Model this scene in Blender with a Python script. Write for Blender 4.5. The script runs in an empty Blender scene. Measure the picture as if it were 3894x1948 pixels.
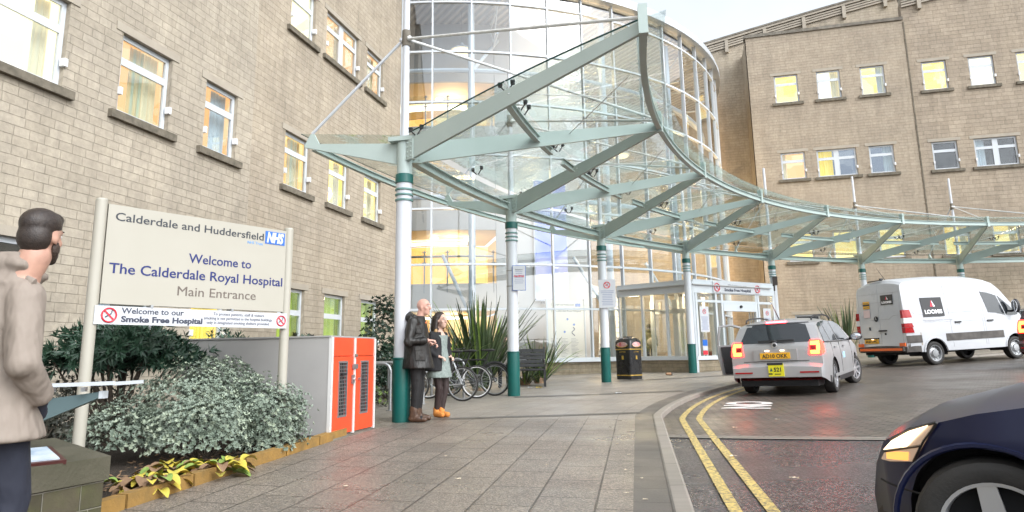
import bpy, bmesh, math, random
from mathutils import Vector as V, Matrix
PI = math.pi; sin = math.sin; cos = math.cos; rad = math.radians
rnd = random.Random(7)
SC = bpy.context.scene; COL = SC.collection
OFF = {}

class MB:
    """collects shapes, then links them as ONE mesh object"""
    def __init__(s): s.v = []; s.f = []; s.m = []; s.uv = []; s.mi = 0
    def add(s, vs, fs, uvs=None):
        b = len(s.v); s.v += [tuple(p) for p in vs]
        for i, f in enumerate(fs):
            s.f.append([b+j for j in f]); s.m.append(s.mi); s.uv.append(uvs[i] if uvs else None)
        return s
    def box(s, x0, x1, y0, y1, z0, z1):
        return s.add([(x, y, z) for x in (x0, x1) for y in (y0, y1) for z in (z0, z1)],
            [(0,1,3,2),(4,6,7,5),(0,4,5,1),(2,3,7,6),(0,2,6,4),(1,5,7,3)])
    def obox(s, c, sz, M=None):
        a, b, d = sz[0]/2, sz[1]/2, sz[2]/2; c = V(c)
        vs = [V((x, y, z)) for x in (-a, a) for y in (-b, b) for z in (-d, d)]
        if M is not None: vs = [M @ p for p in vs]
        return s.add([p+c for p in vs], [(0,1,3,2),(4,6,7,5),(0,4,5,1),(2,3,7,6),(0,2,6,4),(1,5,7,3)])
    def beam(s, p, q, w, h, up=(0,0,1)):
        p, q = V(p), V(q); d = q-p; L = d.length; d = d/L
        u = V(up); r = d.cross(u)
        if r.length < 1e-5: r = d.cross(V((1,0,0)))
        r.normalize(); u = r.cross(d)
        M = Matrix((d, r, u)).transposed()
        return s.obox((p+q)/2, (L, w, h), M)
    def plate(s, poly, t):
        """planar polygon extruded by the vector t, centred"""
        t = V(t)/2; n = len(poly); vs = [V(p)-t for p in poly]+[V(p)+t for p in poly]
        return s.add(vs, [tuple(range(n))[::-1], tuple(range(n, 2*n))]+[(i, (i+1) % n, n+(i+1) % n, n+i) for i in range(n)])
    def tube(s, pts, r, n=8, closed=False, cap=True, flat=1.0):
        pts = [V(p) for p in pts]; N = len(pts)
        rs = r if isinstance(r, (list, tuple)) else [r]*N
        vs = []; prev = None
        for i, p in enumerate(pts):
            if closed: d = pts[(i+1) % N]-pts[i-1]
            else: d = pts[min(i+1, N-1)]-pts[max(i-1, 0)]
            d.normalize()
            if prev is None:
                a = V((0,0,1)) if abs(d.z) < .9 else V((1,0,0)); a = (a-d*a.dot(d)).normalized()
            else:
                a = prev-d*prev.dot(d)
                a = a.normalized() if a.length > 1e-6 else prev
            prev = a; b = d.cross(a)
            vs += [p+(a*cos(2*PI*j/n)+b*sin(2*PI*j/n)*flat)*rs[i] for j in range(n)]
        fs = []
        for i in range(N if closed else N-1):
            k = (i+1) % N
            fs += [(i*n+j, i*n+(j+1) % n, k*n+(j+1) % n, k*n+j) for j in range(n)]
        if cap and not closed: fs += [tuple(range(n))[::-1], tuple(range((N-1)*n, N*n))]
        return s.add(vs, fs)
    def lathe(s, prof, n=24, c=(0,0,0), M=None, sx=1, sy=1, cap=True):
        c = V(c); vs = []
        for r, z in prof:
            for j in range(n):
                p = V((r*cos(2*PI*j/n)*sx, r*sin(2*PI*j/n)*sy, z))
                vs.append((M @ p if M is not None else p)+c)
        fs = [(i*n+j, i*n+(j+1) % n, (i+1)*n+(j+1) % n, (i+1)*n+j) for i in range(len(prof)-1) for j in range(n)]
        if cap: fs += [tuple(range(n))[::-1], tuple(range((len(prof)-1)*n, len(prof)*n))]
        return s.add(vs, fs)
    def ell(s, c, r, n=16, m=10, M=None):
        prof = [(max(1e-4, sin(PI*i/m)), -cos(PI*i/m)) for i in range(m+1)]
        S = Matrix.Diagonal(V(r if isinstance(r, (tuple, list)) else (r, r, r)))
        M = (M @ S) if M is not None else S
        return s.lathe(prof, n, c, M)
    def grid(s, fn, us, vs_, uvf=None):
        """surface fn(u,v) over lists of u and v; uv set to uvf(u,v) or (u,v)"""
        nu, nv = len(us), len(vs_)
        P = [fn(u, w) for u in us for w in vs_]; U = uvf or (lambda u, w: (u, w))
        fs = []; uu = []
        for i in range(nu-1):
            for j in range(nv-1):
                fs.append((i*nv+j, (i+1)*nv+j, (i+1)*nv+j+1, i*nv+j+1))
                uu.append([U(us[i], vs_[j]), U(us[i+1], vs_[j]), U(us[i+1], vs_[j+1]), U(us[i], vs_[j+1])])
        return s.add(P, fs, uu)
    def slab(s, fn, us, vs_, t):
        """a grid surface given a real thickness along t"""
        t = V(t); nu, nv = len(us), len(vs_); b = len(us)*len(vs_)
        P = [V(fn(u, w)) for u in us for w in vs_]; P += [p+t for p in P]
        fs = []
        for i in range(nu-1):
            for j in range(nv-1):
                q = (i*nv+j, (i+1)*nv+j, (i+1)*nv+j+1, i*nv+j+1); fs += [q, tuple(x+b for x in q[::-1])]
        for i in range(nu-1):
            for j in (0, nv-1): fs.append((i*nv+j, (i+1)*nv+j, b+(i+1)*nv+j, b+i*nv+j))
        for j in range(nv-1):
            for i in (0, nu-1): fs.append((i*nv+j, i*nv+j+1, b+i*nv+j+1, b+i*nv+j))
        return s.add(P, fs)
    def mesh(s, name, mats, smooth=None, norm=True):
        me = bpy.data.meshes.new(name); me.from_pydata(s.v, [], s.f)
        mats = mats if isinstance(mats, (list, tuple)) else [mats]
        for m in mats: me.materials.append(m)
        me.polygons.foreach_set('material_index', s.m)
        if any(u is not None for u in s.uv):
            L = me.uv_layers.new(name='UVMap'); i = 0; buf = [0.0]*(2*len(me.loops))
            for f, u in zip(s.f, s.uv):
                for j in range(len(f)):
                    if u is not None: buf[2*i], buf[2*i+1] = u[j]
                    i += 1
            L.data.foreach_set('uv', buf)
        if norm:
            b = bmesh.new(); b.from_mesh(me); bmesh.ops.recalc_face_normals(b, faces=b.faces); b.to_mesh(me); b.free()
        if smooth:
            me.polygons.foreach_set('use_smooth', [True]*len(me.polygons)); me.set_sharp_from_angle(angle=rad(smooth))
        me.update(); return me
    def build(s, name, mats, parent=None, smooth=None, label=None, norm=True):
        o = off = None
        off = OFF.get(parent.name, V((0,0,0))) if parent else V((0,0,0))
        if off.length: s.v = [(p[0]-off.x, p[1]-off.y, p[2]-off.z) for p in s.v]
        o = bpy.data.objects.new(name, s.mesh(name, mats, smooth, norm)); COL.objects.link(o)
        if parent: o.parent = parent; OFF[o.name] = off
        if label: o['label'] = label
        return o

def tag(o, label=None, cat=None, group=None, kind=None):
    for k, v in (('label', label), ('category', cat), ('group', group), ('kind', kind)):
        if v: o[k] = v
    return o
def thing(name, label, cat, loc=(0,0,0), rz=0, group=None, world=False):
    """an Empty at the thing's base; world=True: its parts are given in world coordinates"""
    o = bpy.data.objects.new(name, None); COL.objects.link(o); o.empty_display_size = .2
    o.location = loc; o.rotation_euler = (0, 0, rz)
    if world: OFF[o.name] = V(loc)
    return tag(o, label, cat, group)
def copy_tree(o, parent=None):
    c = o.copy(); COL.objects.link(c)
    if parent: c.parent = parent
    for ch in list(o.children): copy_tree(ch, c)
    return c
def struct(o): o['kind'] = 'structure'; return o
def frame(o, right, up):
    r = V(right).normalized(); u = V(up).normalized(); n = r.cross(u).normalized(); u = n.cross(r)
    M = Matrix((r, u, n)).transposed().to_4x4(); M.translation = V(o); return M
def text_mesh(body, size, bold=0., shear=0., extrude=.0015, align='LEFT', width=None, spacing=1.0):
    cu = bpy.data.curves.new('t', 'FONT'); cu.body = body; cu.size = size; cu.align_x = align
    cu.offset = bold; cu.shear = shear; cu.extrude = extrude; cu.resolution_u = 3; cu.space_line = spacing
    o = bpy.data.objects.new('t', cu); COL.objects.link(o)
    dg = bpy.context.evaluated_depsgraph_get(); me = bpy.data.meshes.new_from_object(o.evaluated_get(dg))
    bpy.data.objects.remove(o); bpy.data.curves.remove(cu)
    if width and len(me.vertices):
        xs = [v.co.x for v in me.vertices]; a, b = min(xs), max(xs); k = width/(b-a)
        for v in me.vertices: v.co.x *= k
    return me
def text(body, size, name, mat, parent, M, **kw):
    me = text_mesh(body, size, **kw); me.name = name
    off = OFF.get(parent.name, V((0,0,0))) if parent else V((0,0,0))
    me.transform(Matrix.Translation(-off) @ M); me.materials.clear(); me.materials.append(mat)
    for p in me.polygons: p.material_index = 0
    o = bpy.data.objects.new(name, me); COL.objects.link(o)
    if parent: o.parent = parent; OFF[o.name] = off
    return o

# ---------------------------------------------------------------- materials
def mat(name, col=(.5,.5,.5), rough=.5, metal=0., spec=.5, emit=None, es=0., coat=0., alpha=1.):
    m = bpy.data.materials.new(name); m.use_nodes = True; b = m.node_tree.nodes['Principled BSDF']
    b.inputs['Base Color'].default_value = (*col, 1); b.inputs['Roughness'].default_value = rough
    b.inputs['Metallic'].default_value = metal; b.inputs['Specular IOR Level'].default_value = spec
    if emit: b.inputs['Emission Color'].default_value = (*emit, 1); b.inputs['Emission Strength'].default_value = es
    if coat: b.inputs['Coat Weight'].default_value = coat; b.inputs['Coat Roughness'].default_value = .05
    return m
class NT:
    def __init__(s, m): s.t = m.node_tree; s.b = s.t.nodes.get('Principled BSDF')
    def n(s, typ, **kw):
        n = s.t.nodes.new(typ)
        for k, v in kw.items():
            if k.startswith('i_'):
                n.inputs[int(k[2:]) if k[2:].isdigit() else k[2:].replace('_', ' ')].default_value = v
            else: setattr(n, k, v)
        return n
    def l(s, a, b): s.t.links.new(a, b)
    def co(s, which='Object'): return s.n('ShaderNodeTexCoord').outputs[which]
    def noise(s, scale, vec=None, detail=3, rough=.55):
        n = s.n('ShaderNodeTexNoise'); n.inputs['Scale'].default_value = scale; n.inputs['Detail'].default_value = detail
        n.inputs['Roughness'].default_value = rough
        if vec is not None: s.l(vec, n.inputs['Vector'])
        return n
    def ramp(s, fac, stops):
        r = s.n('ShaderNodeValToRGB'); s.l(fac, r.inputs[0]); e = r.color_ramp.elements
        while len(e) < len(stops): e.new(.5)
        for el, (p, c) in zip(e, stops): el.position = p; el.color = (*c, 1) if len(c) == 3 else c
        return r.outputs[0]
    def mix(s, f, a, b, mode='MIX'):
        m = s.n('ShaderNodeMix', data_type='RGBA', blend_type=mode)
        for sock, x in ((m.inputs[0], f), (m.inputs[6], a), (m.inputs[7], b)):
            if hasattr(x, 'is_linked'): s.l(x, sock)
            elif isinstance(x, (int, float)): sock.default_value = x
            else: sock.default_value = (*x, 1)
        return m.outputs[2]
    def math(s, op, a, b=0.):
        m = s.n('ShaderNodeMath', operation=op)
        for sock, x in ((m.inputs[0], a), (m.inputs[1], b)):
            if hasattr(x, 'is_linked'): s.l(x, sock)
            else: sock.default_value = x
        return m.outputs[0]
    def bump(s, h, strength=.5, dist=.02, after=None):
        b = s.n('ShaderNodeBump'); b.inputs['Strength'].default_value = strength; b.inputs['Distance'].default_value = dist
        s.l(h, b.inputs['Height'])
        if after is not None: s.l(after, b.inputs['Normal'])
        return b.outputs[0]
def varied(name, c1, c2, scale=4., rough=(.4,.7), bump=.2, bscale=None, metal=0., dist=.01, spec=.5):
    """a base colour broken up by noise, with a fine bump"""
    m = mat(name, c1, rough[0], metal, spec); k = NT(m); co = k.co()
    n = k.noise(scale, co, 5); c = k.ramp(n.outputs[0], [(.3, c1), (.7, c2)])
    k.l(c, k.b.inputs['Base Color'])
    r = k.ramp(n.outputs[0], [(.3, (rough[0],)*3), (.7, (rough[1],)*3)]); k.l(r, k.b.inputs['Roughness'])
    if bump: k.l(k.bump(k.noise(bscale or scale*8, co, 4).outputs[0], bump, dist), k.b.inputs['Normal'])
    return m
def stone(name, rowh, brickw, c1, c2, mort, rel, moss=0.):
    """coursed split-faced stone on UVs in metres"""
    m = mat(name, c1, .85, spec=.3); k = NT(m); uv = k.co('UV')
    nz = k.noise(1.1, uv, 2); 
    off = k.n('ShaderNodeVectorMath', operation='SCALE'); k.l(nz.outputs[1], off.inputs[0]); off.inputs[3].default_value = .012
    ad = k.n('ShaderNodeVectorMath', operation='ADD'); k.l(uv, ad.inputs[0]); k.l(off.outputs[0], ad.inputs[1])
    br = k.n('ShaderNodeTexBrick', offset=.43, offset_frequency=3, squash=.62, squash_frequency=2); k.l(ad.outputs[0], br.inputs['Vector'])
    for nm, v in (('Scale', 1.), ('Mortar Size', .006), ('Mortar Smooth', .6), ('Bias', 0.), ('Brick Width', brickw), ('Row Height', rowh)): br.inputs[nm].default_value = v
    br.inputs['Color1'].default_value = (*c1, 1); br.inputs['Color2'].default_value = (*c2, 1); br.inputs['Mortar'].default_value = (*mort, 1)
    n1 = k.noise(9., uv, 6, .65); n2 = k.noise(.7, uv, 3)
    c = k.mix(.35, br.outputs[0], k.ramp(n1.outputs[0], [(.3, (.45,.45,.45)), (.75, (1.25,1.22,1.18))]), 'MULTIPLY')
    c = k.mix(.5, c, k.ramp(n2.outputs[0], [(.35, (.78,.77,.76)), (.65, (1.12,1.1,1.06))]), 'MULTIPLY')
    st = k.n('ShaderNodeMapping'); k.l(uv, st.inputs[0]); st.inputs['Scale'].default_value = (2.2, .16, 1)
    c = k.mix(.55, c, k.ramp(k.noise(1.6, st.outputs[0], 5, .7).outputs[0], [(.32, (.74,.735,.73)), (.58, (1.06,1.05,1.04))]), 'MULTIPLY')
    if moss: c = k.mix(k.math('MULTIPLY', k.ramp(k.noise(6., uv, 5).outputs[0], [(.45, (0,0,0)), (.7, (1,1,1))]), moss), c, (.09,.10,.035))
    k.l(c, k.b.inputs['Base Color'])
    h = k.math('ADD', k.math('MULTIPLY', br.outputs[1], -1.), k.math('MULTIPLY', k.noise(7., uv, 6, .6).outputs[0], rel))
    k.l(k.bump(h, .8, .018), k.b.inputs['Normal'])
    return m
def glass(name, tint=(.95,.98,.97), base=.06, graze=.75, rough=0.0, wave=0., wscale=3., power=3.):
    """thin sheet glass: see-through with a mirror layer that grows towards grazing angles"""
    m = bpy.data.materials.new(name); m.use_nodes = True; k = NT(m); k.t.nodes.remove(k.b)
    tr = k.n('ShaderNodeBsdfTransparent'); tr.inputs[0].default_value = (*tint, 1)
    gl = k.n('ShaderNodeBsdfGlossy'); gl.inputs['Roughness'].default_value = rough
    lw = k.n('ShaderNodeLayerWeight'); lw.inputs[0].default_value = .5
    f = k.math('POWER', lw.outputs['Facing'], power); f = k.math('ADD', k.math('MULTIPLY', f, graze), base)
    mx = k.n('ShaderNodeMixShader'); k.l(f, mx.inputs[0]); k.l(tr.outputs[0], mx.inputs[1]); k.l(gl.outputs[0], mx.inputs[2])
    if wave:
        k.l(k.bump(k.noise(wscale, k.co(), 3).outputs[0], wave, .05), gl.inputs['Normal'])
    k.l(mx.outputs[0], k.t.nodes['Material Output'].inputs[0]); return m
def emis(name, col, s):
    m = bpy.data.materials.new(name); m.use_nodes = True; k = NT(m); k.t.nodes.remove(k.b)
    e = k.n('ShaderNodeEmission'); e.inputs[0].default_value = (*col, 1); e.inputs[1].default_value = s
    k.l(e.outputs[0], k.t.nodes['Material Output'].inputs[0]); return m
def room(name, c1, c2, s, scale=(1.3, 1.3, 1.3)):
    """a lit room: soft patches of differently lit walls"""
    m = bpy.data.materials.new(name); m.use_nodes = True; k = NT(m); k.t.nodes.remove(k.b)
    mp = k.n('ShaderNodeMapping'); k.l(k.co(), mp.inputs[0]); mp.inputs['Scale'].default_value = scale
    vo = k.n('ShaderNodeTexVoronoi', distance='CHEBYCHEV'); vo.inputs['Scale'].default_value = 1.1; k.l(mp.outputs[0], vo.inputs['Vector'])
    sp = k.n('ShaderNodeSeparateColor'); k.l(vo.outputs['Color'], sp.inputs[0])
    c = k.ramp(sp.outputs[0], [(.15, c1), (.8, c2)])
    e = k.n('ShaderNodeEmission'); k.l(c, e.inputs[0]); e.inputs[1].default_value = s
    k.l(e.outputs[0], k.t.nodes['Material Output'].inputs[0]); return m
M_ = {}
M_['stone_near'] = stone('split_stone', .147, .40, (.445,.40,.33), (.395,.353,.287), (.335,.30,.242), .9)
M_['stone_far'] = stone('sawn_stone', .147, .42, (.44,.385,.31), (.39,.34,.268), (.34,.293,.23), .6)
M_['stone_mid'] = stone('plinth_stone', .13, .42, (.30,.255,.19), (.25,.21,.15), (.17,.145,.11), .7, .2)
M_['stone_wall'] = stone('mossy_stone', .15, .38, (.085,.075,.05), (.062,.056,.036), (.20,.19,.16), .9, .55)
M_['trim'] = varied('dressed_stone', (.40,.355,.29), (.34,.30,.245), 3., (.8,.9), .3, 40.)
M_['sill'] = varied('weathered_sill', (.19,.165,.125), (.10,.088,.066), 7., (.8,.95), .4, 50.)
M_['coping'] = varied('weathered_coping', (.22,.20,.165), (.12,.105,.085), 3., (.8,.95), .5, 30.)
M_['white'] = mat('white_frame', (.56,.595,.63), .35)
M_['alu'] = mat('pale_aluminium', (.52,.55,.58), .4, .2)
M_['render'] = varied('white_plaster', (.44,.435,.43), (.40,.395,.39), 1.5, (.6,.7), 0)
M_['pale'] = varied('pale_green_paint', (.42,.50,.478), (.385,.465,.443), 2., (.35,.5), .05, 30.)
M_['colwhite'] = varied('white_column_paint', (.60,.62,.66), (.55,.575,.62), 2.5, (.3,.45), .05, 30.)
M_['green'] = varied('dark_green_paint', (.006,.105,.092), (.005,.085,.075), 3., (.3,.45), .05)
M_['ringgreen'] = mat('grey_green_paint', (.12,.24,.225), .4)
M_['steel'] = varied('galvanised_steel', (.42,.43,.44), (.32,.33,.34), 8., (.3,.5), .1, metal=.8)
M_['rod'] = varied('painted_rod', (.74,.76,.76), (.58,.59,.58), 12., (.4,.6), .1)
M_['black'] = mat('black_plastic', (.018,.018,.02), .45)
M_['dark'] = mat('dark_void', (.012,.012,.013), .9)
M_['winglass'] = glass('window_glass', (.88,.92,.94), .055, .5, 0, .02, 1.2, 2.4)
M_['atrglass'] = glass('atrium_glass', (.80,.865,.90), .15, .62, 0, .012, .9, 3.)
M_['canglass'] = glass('canopy_glass', (.925,.972,.96), .11, .5, .02, .32, 2.1, 3.)
M_['clear'] = glass('clear_glass', (.95,.97,.96), .04, .5)
# ---------------------------------------------------------------- the lie of the land
def g(X, Y):
    X = max(-40, min(26, X)); Y = max(-40, min(60, Y))
    return -1.1+.0031*X+.0162*Y+.035*math.log1p(math.exp(X))
CX, CY, DPH, PH0 = 20.39, 9.54, .1971, .006        # the drop-off road is laid out round this centre
def pol(k, r): t = PH0+DPH*k; return CX-r*cos(t), CY+r*sin(t)
K1 = .22                                            # the kerb is straight up to here, then sweeps round
def pg(k, r):
    if k >= K1: return pol(k, r)
    x, y = pol(K1, r); s = (K1-k)*DPH*21/1.0026; return x+.072*s, y-s
def rp(k, r, z): x, y = pol(k, r); return V((x, y, z))
def ur(k, r, *_): return (DPH*k*r, r)
def fr(a, b, st): n = max(1, int(math.ceil((b-a)/st-1e-6))); return [a+(b-a)*i/n for i in range(n+1)]
def ring(name, k0, k1, r0, r1, dz, m, dk=.04, dr=.3, kfun=None, uvs=1.):
    b = MB(); ks = fr(k0, k1, dk); rs = fr(r0, r1, dr)
    def fn(k, r):
        kk = k if kfun is None else kfun(r)+(k-k0)
        x, y = pg(kk, r); return (x, y, g(x, y)+dz)
    b.grid(fn, ks, rs, lambda k, r: (DPH*k*21*uvs, r*uvs)); o = b.build(name, m, smooth=60, norm=False)
    return struct(o)
def paving(name, bw, rh, cols, mort, msize, rough, bumpn, rot=0., offset=.5, agg=0., spec=.4):
    m = mat(name, cols[0], rough[0], spec=spec); k = NT(m); uv = k.co('UV')
    mp = k.n('ShaderNodeMapping'); k.l(uv, mp.inputs[0]); mp.inputs['Rotation'].default_value = (0,0,rot)
    br = k.n('ShaderNodeTexBrick', offset=offset); k.l(mp.outputs[0], br.inputs['Vector'])
    for nm, v in (('Scale', 1.), ('Mortar Size', msize), ('Mortar Smooth', .3), ('Bias', 0.), ('Brick Width', bw), ('Row Height', rh)): br.inputs[nm].default_value = v
    br.inputs['Color1'].default_value = (*cols[0], 1); br.inputs['Color2'].default_value = (*cols[1], 1); br.inputs['Mortar'].default_value = (*mort, 1)
    c = br.outputs[0]
    n0 = k.noise(.8, uv, 5, .6); c = k.mix(.6, c, k.ramp(n0.outputs[0], [(.3, (.72,.72,.72)), (.7, (1.2,1.18,1.15))]), 'MULTIPLY')
    n1 = k.noise(45., uv, 4, .7)
    if agg:
        vo = k.n('ShaderNodeTexVoronoi'); vo.inputs['Scale'].default_value = 85.; k.l(uv, vo.inputs['Vector'])
        sp = k.n('ShaderNodeSeparateColor'); k.l(vo.outputs['Color'], sp.inputs[0])
        c = k.mix(agg, c, k.ramp(sp.outputs[0], [(.1, (.35,.34,.33)), (.6, (1.,1.,1.)), (.95, (2.1,2.0,1.9))]), 'MULTIPLY')
        h = k.math('ADD', vo.outputs['Distance'], k.math('MULTIPLY', n1.outputs[0], .5))
    else:
        c = k.mix(.3, c, k.ramp(n1.outputs[0], [(.3, (.6,.6,.6)), (.7, (1.3,1.3,1.3))]), 'MULTIPLY'); h = n1.outputs[0]
    k.l(c, k.b.inputs['Base Color'])
    nw = k.noise(.55, uv, 4, .6); k.l(k.ramp(nw.outputs[0], [(.35, (rough[0],)*3), (.65, (rough[1],)*3)]), k.b.inputs['Roughness'])
    hh = k.math('ADD', k.math('MULTIPLY', h, bumpn), k.math('MULTIPLY', br.outputs[1], -1.2))
    k.l(k.bump(hh, .5, .006), k.b.inputs['Normal']); return m
def asphalt():
    m = mat('wet_asphalt', (.05,.05,.055), .3); k = NT(m); co = k.co()
    vo = k.n('ShaderNodeTexVoronoi'); vo.inputs['Scale'].default_value = 75.; k.l(co, vo.inputs['Vector'])
    sp = k.n('ShaderNodeSeparateColor'); k.l(vo.outputs['Color'], sp.inputs[0])
    c = k.ramp(sp.outputs[0], [(.1, (.022,.022,.026)), (.6, (.06,.058,.062)), (.93, (.15,.14,.14))])
    n = k.noise(1.2, co, 5); c = k.mix(.7, c, k.ramp(n.outputs[0], [(.3, (.7,.7,.72)), (.7, (1.3,1.27,1.25))]), 'MULTIPLY')
    k.l(c, k.b.inputs['Base Color'])
    k.l(k.ramp(k.noise(.5, co, 4).outputs[0], [(.35, (.16,)*3), (.7, (.42,)*3)]), k.b.inputs['Roughness'])
    h = k.math('ADD', k.math('MULTIPLY', vo.outputs['Distance'], 1.), k.noise(60., co, 3).outputs[0])
    k.l(k.bump(h, .8, .008), k.b.inputs['Normal']); return m
M_['asphalt'] = asphalt()
M_['flags'] = paving('aggregate_flags', .62, .43, ((.205,.180,.155), (.175,.155,.135)), (.062,.055,.048), .009, (.24,.52), 1., 0, .5, .55)
M_['flags_far'] = paving('smooth_flags', .60, .43, ((.265,.24,.21), (.235,.214,.19)), (.15,.135,.115), .006, (.4,.65), .5, 0, .5, .2)
M_['setts'] = paving('grey_setts', .45, .30, ((.115,.105,.095), (.10,.09,.082)), (.055,.05,.045), .006, (.35,.6), .6)
M_['blocks'] = paving('block_paving', .21, .105, ((.165,.142,.122), (.105,.094,.084)), (.022,.020,.018), .012, (.30,.52), .5, rad(40), .5, spec=.35)
M_['kerb'] = paving('kerb_stone', .92, 2., ((.27,.245,.215), (.24,.22,.19)), (.12,.11,.095), .008, (.45,.7), .5)
def worn(name, c, a=.41, e=.54):
    m = mat(name, c, .5); k = NT(m); co = k.co()
    f = k.ramp(k.noise(28., co, 6, .75).outputs[0], [(a, (0,0,0)), (e, (1,1,1))])
    k.l(k.mix(f, (.09,.08,.07), c), k.b.inputs['Base Color']); return m
M_['yellow'] = worn('worn_yellow_paint', (.62,.47,.15)); M_['linewhite'] = worn('worn_white_paint', (.70,.69,.67), .28, .40)
def soil_mat():
    m = varied('bark_mulch', (.030,.022,.016), (.055,.040,.028), 14., (.8,.95), 1., 60., dist=.04); return m
M_['soil'] = soil_mat()
# one sheet out to the horizon, below the laid surfaces
b = MB(); xs = [-600,-300,-120,-40]+fr(-30, 30, 2.)+[40,120,300,600]; ys = [-600,-300,-100,-40]+fr(-30, 60, 2.)+[120,300,600]
b.grid(lambda x, y: (x, y, g(x, y)-.2), xs, ys); struct(b.build('ground', M_['asphalt'], norm=False))
def K0(r): x0, y0 = pol(K1, r); return K1-(y0-8.76+.19*(x0+.36))/.986/(DPH*21)
ring('asphalt_road', -9., .1, 12., 20.87, -.07, M_['asphalt'], .06, .4)
# paved table of the drop-off, starting at a flush kerb line across the road
b = MB()
def fblk(k, r): x, y = pg(K0(r)+k, r); return (x, y, g(x, y)-.064)
b.grid(fblk, fr(.02, 12., .05), fr(7., 20.86, .35), lambda k, r: (pg(K0(r)+k, r))); struct(b.build('block_paved_road', M_['blocks'], smooth=60, norm=False))
b = MB()
b.grid(lambda k, r: fblk(k, r)[:2]+(fblk(k, r)[2]+.004,), [-.025, .025], fr(9., 20.86, .3), lambda k, r: (r, k)); struct(b.build('flush_kerb_line', M_['kerb'], norm=False))
ring('pavement', -9., .08, 21.25, 40, 0, M_['flags'], .05, .5)
ring('far_pavement', .08, 12., 21.25, 30, .0, M_['flags_far'], .05, .5)
ring('setts_strip', -9., 12., 20.98, 21.25, .001, M_['setts'], .04, .3)
def kerb():
    b = MB(); ks = fr(-9., 12., .04); pr = [(20.98, .002), (20.88, .006), (20.862, -.004), (20.85, -.12)]
    for (ra, za), (rb, zb) in zip(pr[:-1], pr[1:]):
        b.grid(lambda k, w: (lambda x, y: (x, y, g(x, y)+(za if w == 0 else zb)))(*pg(k, ra if w == 0 else rb)), ks, [0, 1], lambda k, w: (DPH*k*21, .5))
    return struct(b.build('kerb', M_['kerb'], smooth=40, norm=False))
kerb()
ring('yellow_line', -9., 2.6, 20.535, 20.62, -.058, M_['yellow'], .04)
ring('yellow_line', -9., 2.6, 20.295, 20.38, -.058, M_['yellow'], .04)
def band(p, q, w, m):
    p, q = V(p), V(q); d = (q-p); L = d.length; d /= L; n = V((-d.y, d.x)); b = MB()
    def fn(s, t): x, y = p+d*s+n*t; return (x, y, g(x, y)+.005)
    b.grid(fn, fr(0, L, .2), fr(-w/2, w/2, .15)); struct(b.build('dark_paving_band', m, norm=False))
band((-4.05, 9.95), (-.78, 10.92), .22, M_['setts']); band((-3.55, 14.1), (-.2, 15.4), .3, M_['setts']); band((-2.1, 19.5), (1.6, 21.4), .35, M_['setts'])
# planting bed with its stone edging
ring('planting_bed', -3., -.17, 24.97, 30.5, .035, M_['soil'], .05, .3)
b = MB(); b.grid(lambda x, y: (x, y, g(x, y)+.05), fr(-9.6, -6.7, .3), fr(9.15, 20.9, .4)); struct(b.build('planting_strip', M_['soil'], norm=False))
M_['edging'] = varied('ochre_stone_edging', (.34,.19,.045), (.20,.125,.04), 6., (.7,.9), .5, 40.)
b = MB()
for k in fr(-1.9, -.42, .185)[:-1]:
    p = [V((*pg(a, c), 0)) for a, c in ((k+.003, 24.83), (k+.182, 24.83), (k+.182, 24.93), (k+.003, 24.93))]
    lo = [V((q.x, q.y, g(q.x, q.y)-.03)) for q in p]; hi = [V((q.x, q.y, g(q.x, q.y)+.10+rnd.uniform(-.004,.004))) for q in p]
    b.add(lo+hi, [(3,2,1,0),(4,5,6,7),(0,1,5,4),(1,2,6,5),(2,3,7,6),(3,0,4,7)])
struct(b.build('edging_kerb', M_['edging']))
# NO painted on the paved road, read from the driver's side
tm = text_mesh('NO', 1., bold=.04, extrude=0.); 
xs = [v.co.x for v in tm.vertices]; ys = [v.co.y for v in tm.vertices]; x0, x1, y0, y1 = min(xs), max(xs), min(ys), max(ys)
P00, P10, P01, P11 = V((1.20,11.80)), V((1.38,13.05)), V((.44,12.02)), V((.60,13.27))   # foot-start, foot-end, head-start, head-end
for v in tm.vertices:
    a = (v.co.x-x0)/(x1-x0); c = (v.co.y-y0)/(y1-y0); q = (P00*(1-a)+P10*a)*(1-c)+(P01*(1-a)+P11*a)*c
    v.co = (q.x, q.y, g(q.x, q.y)-.056)
tm.materials.append(M_['linewhite']); o = bpy.data.objects.new('road_marking', tm); COL.objects.link(o); struct(o)
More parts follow.
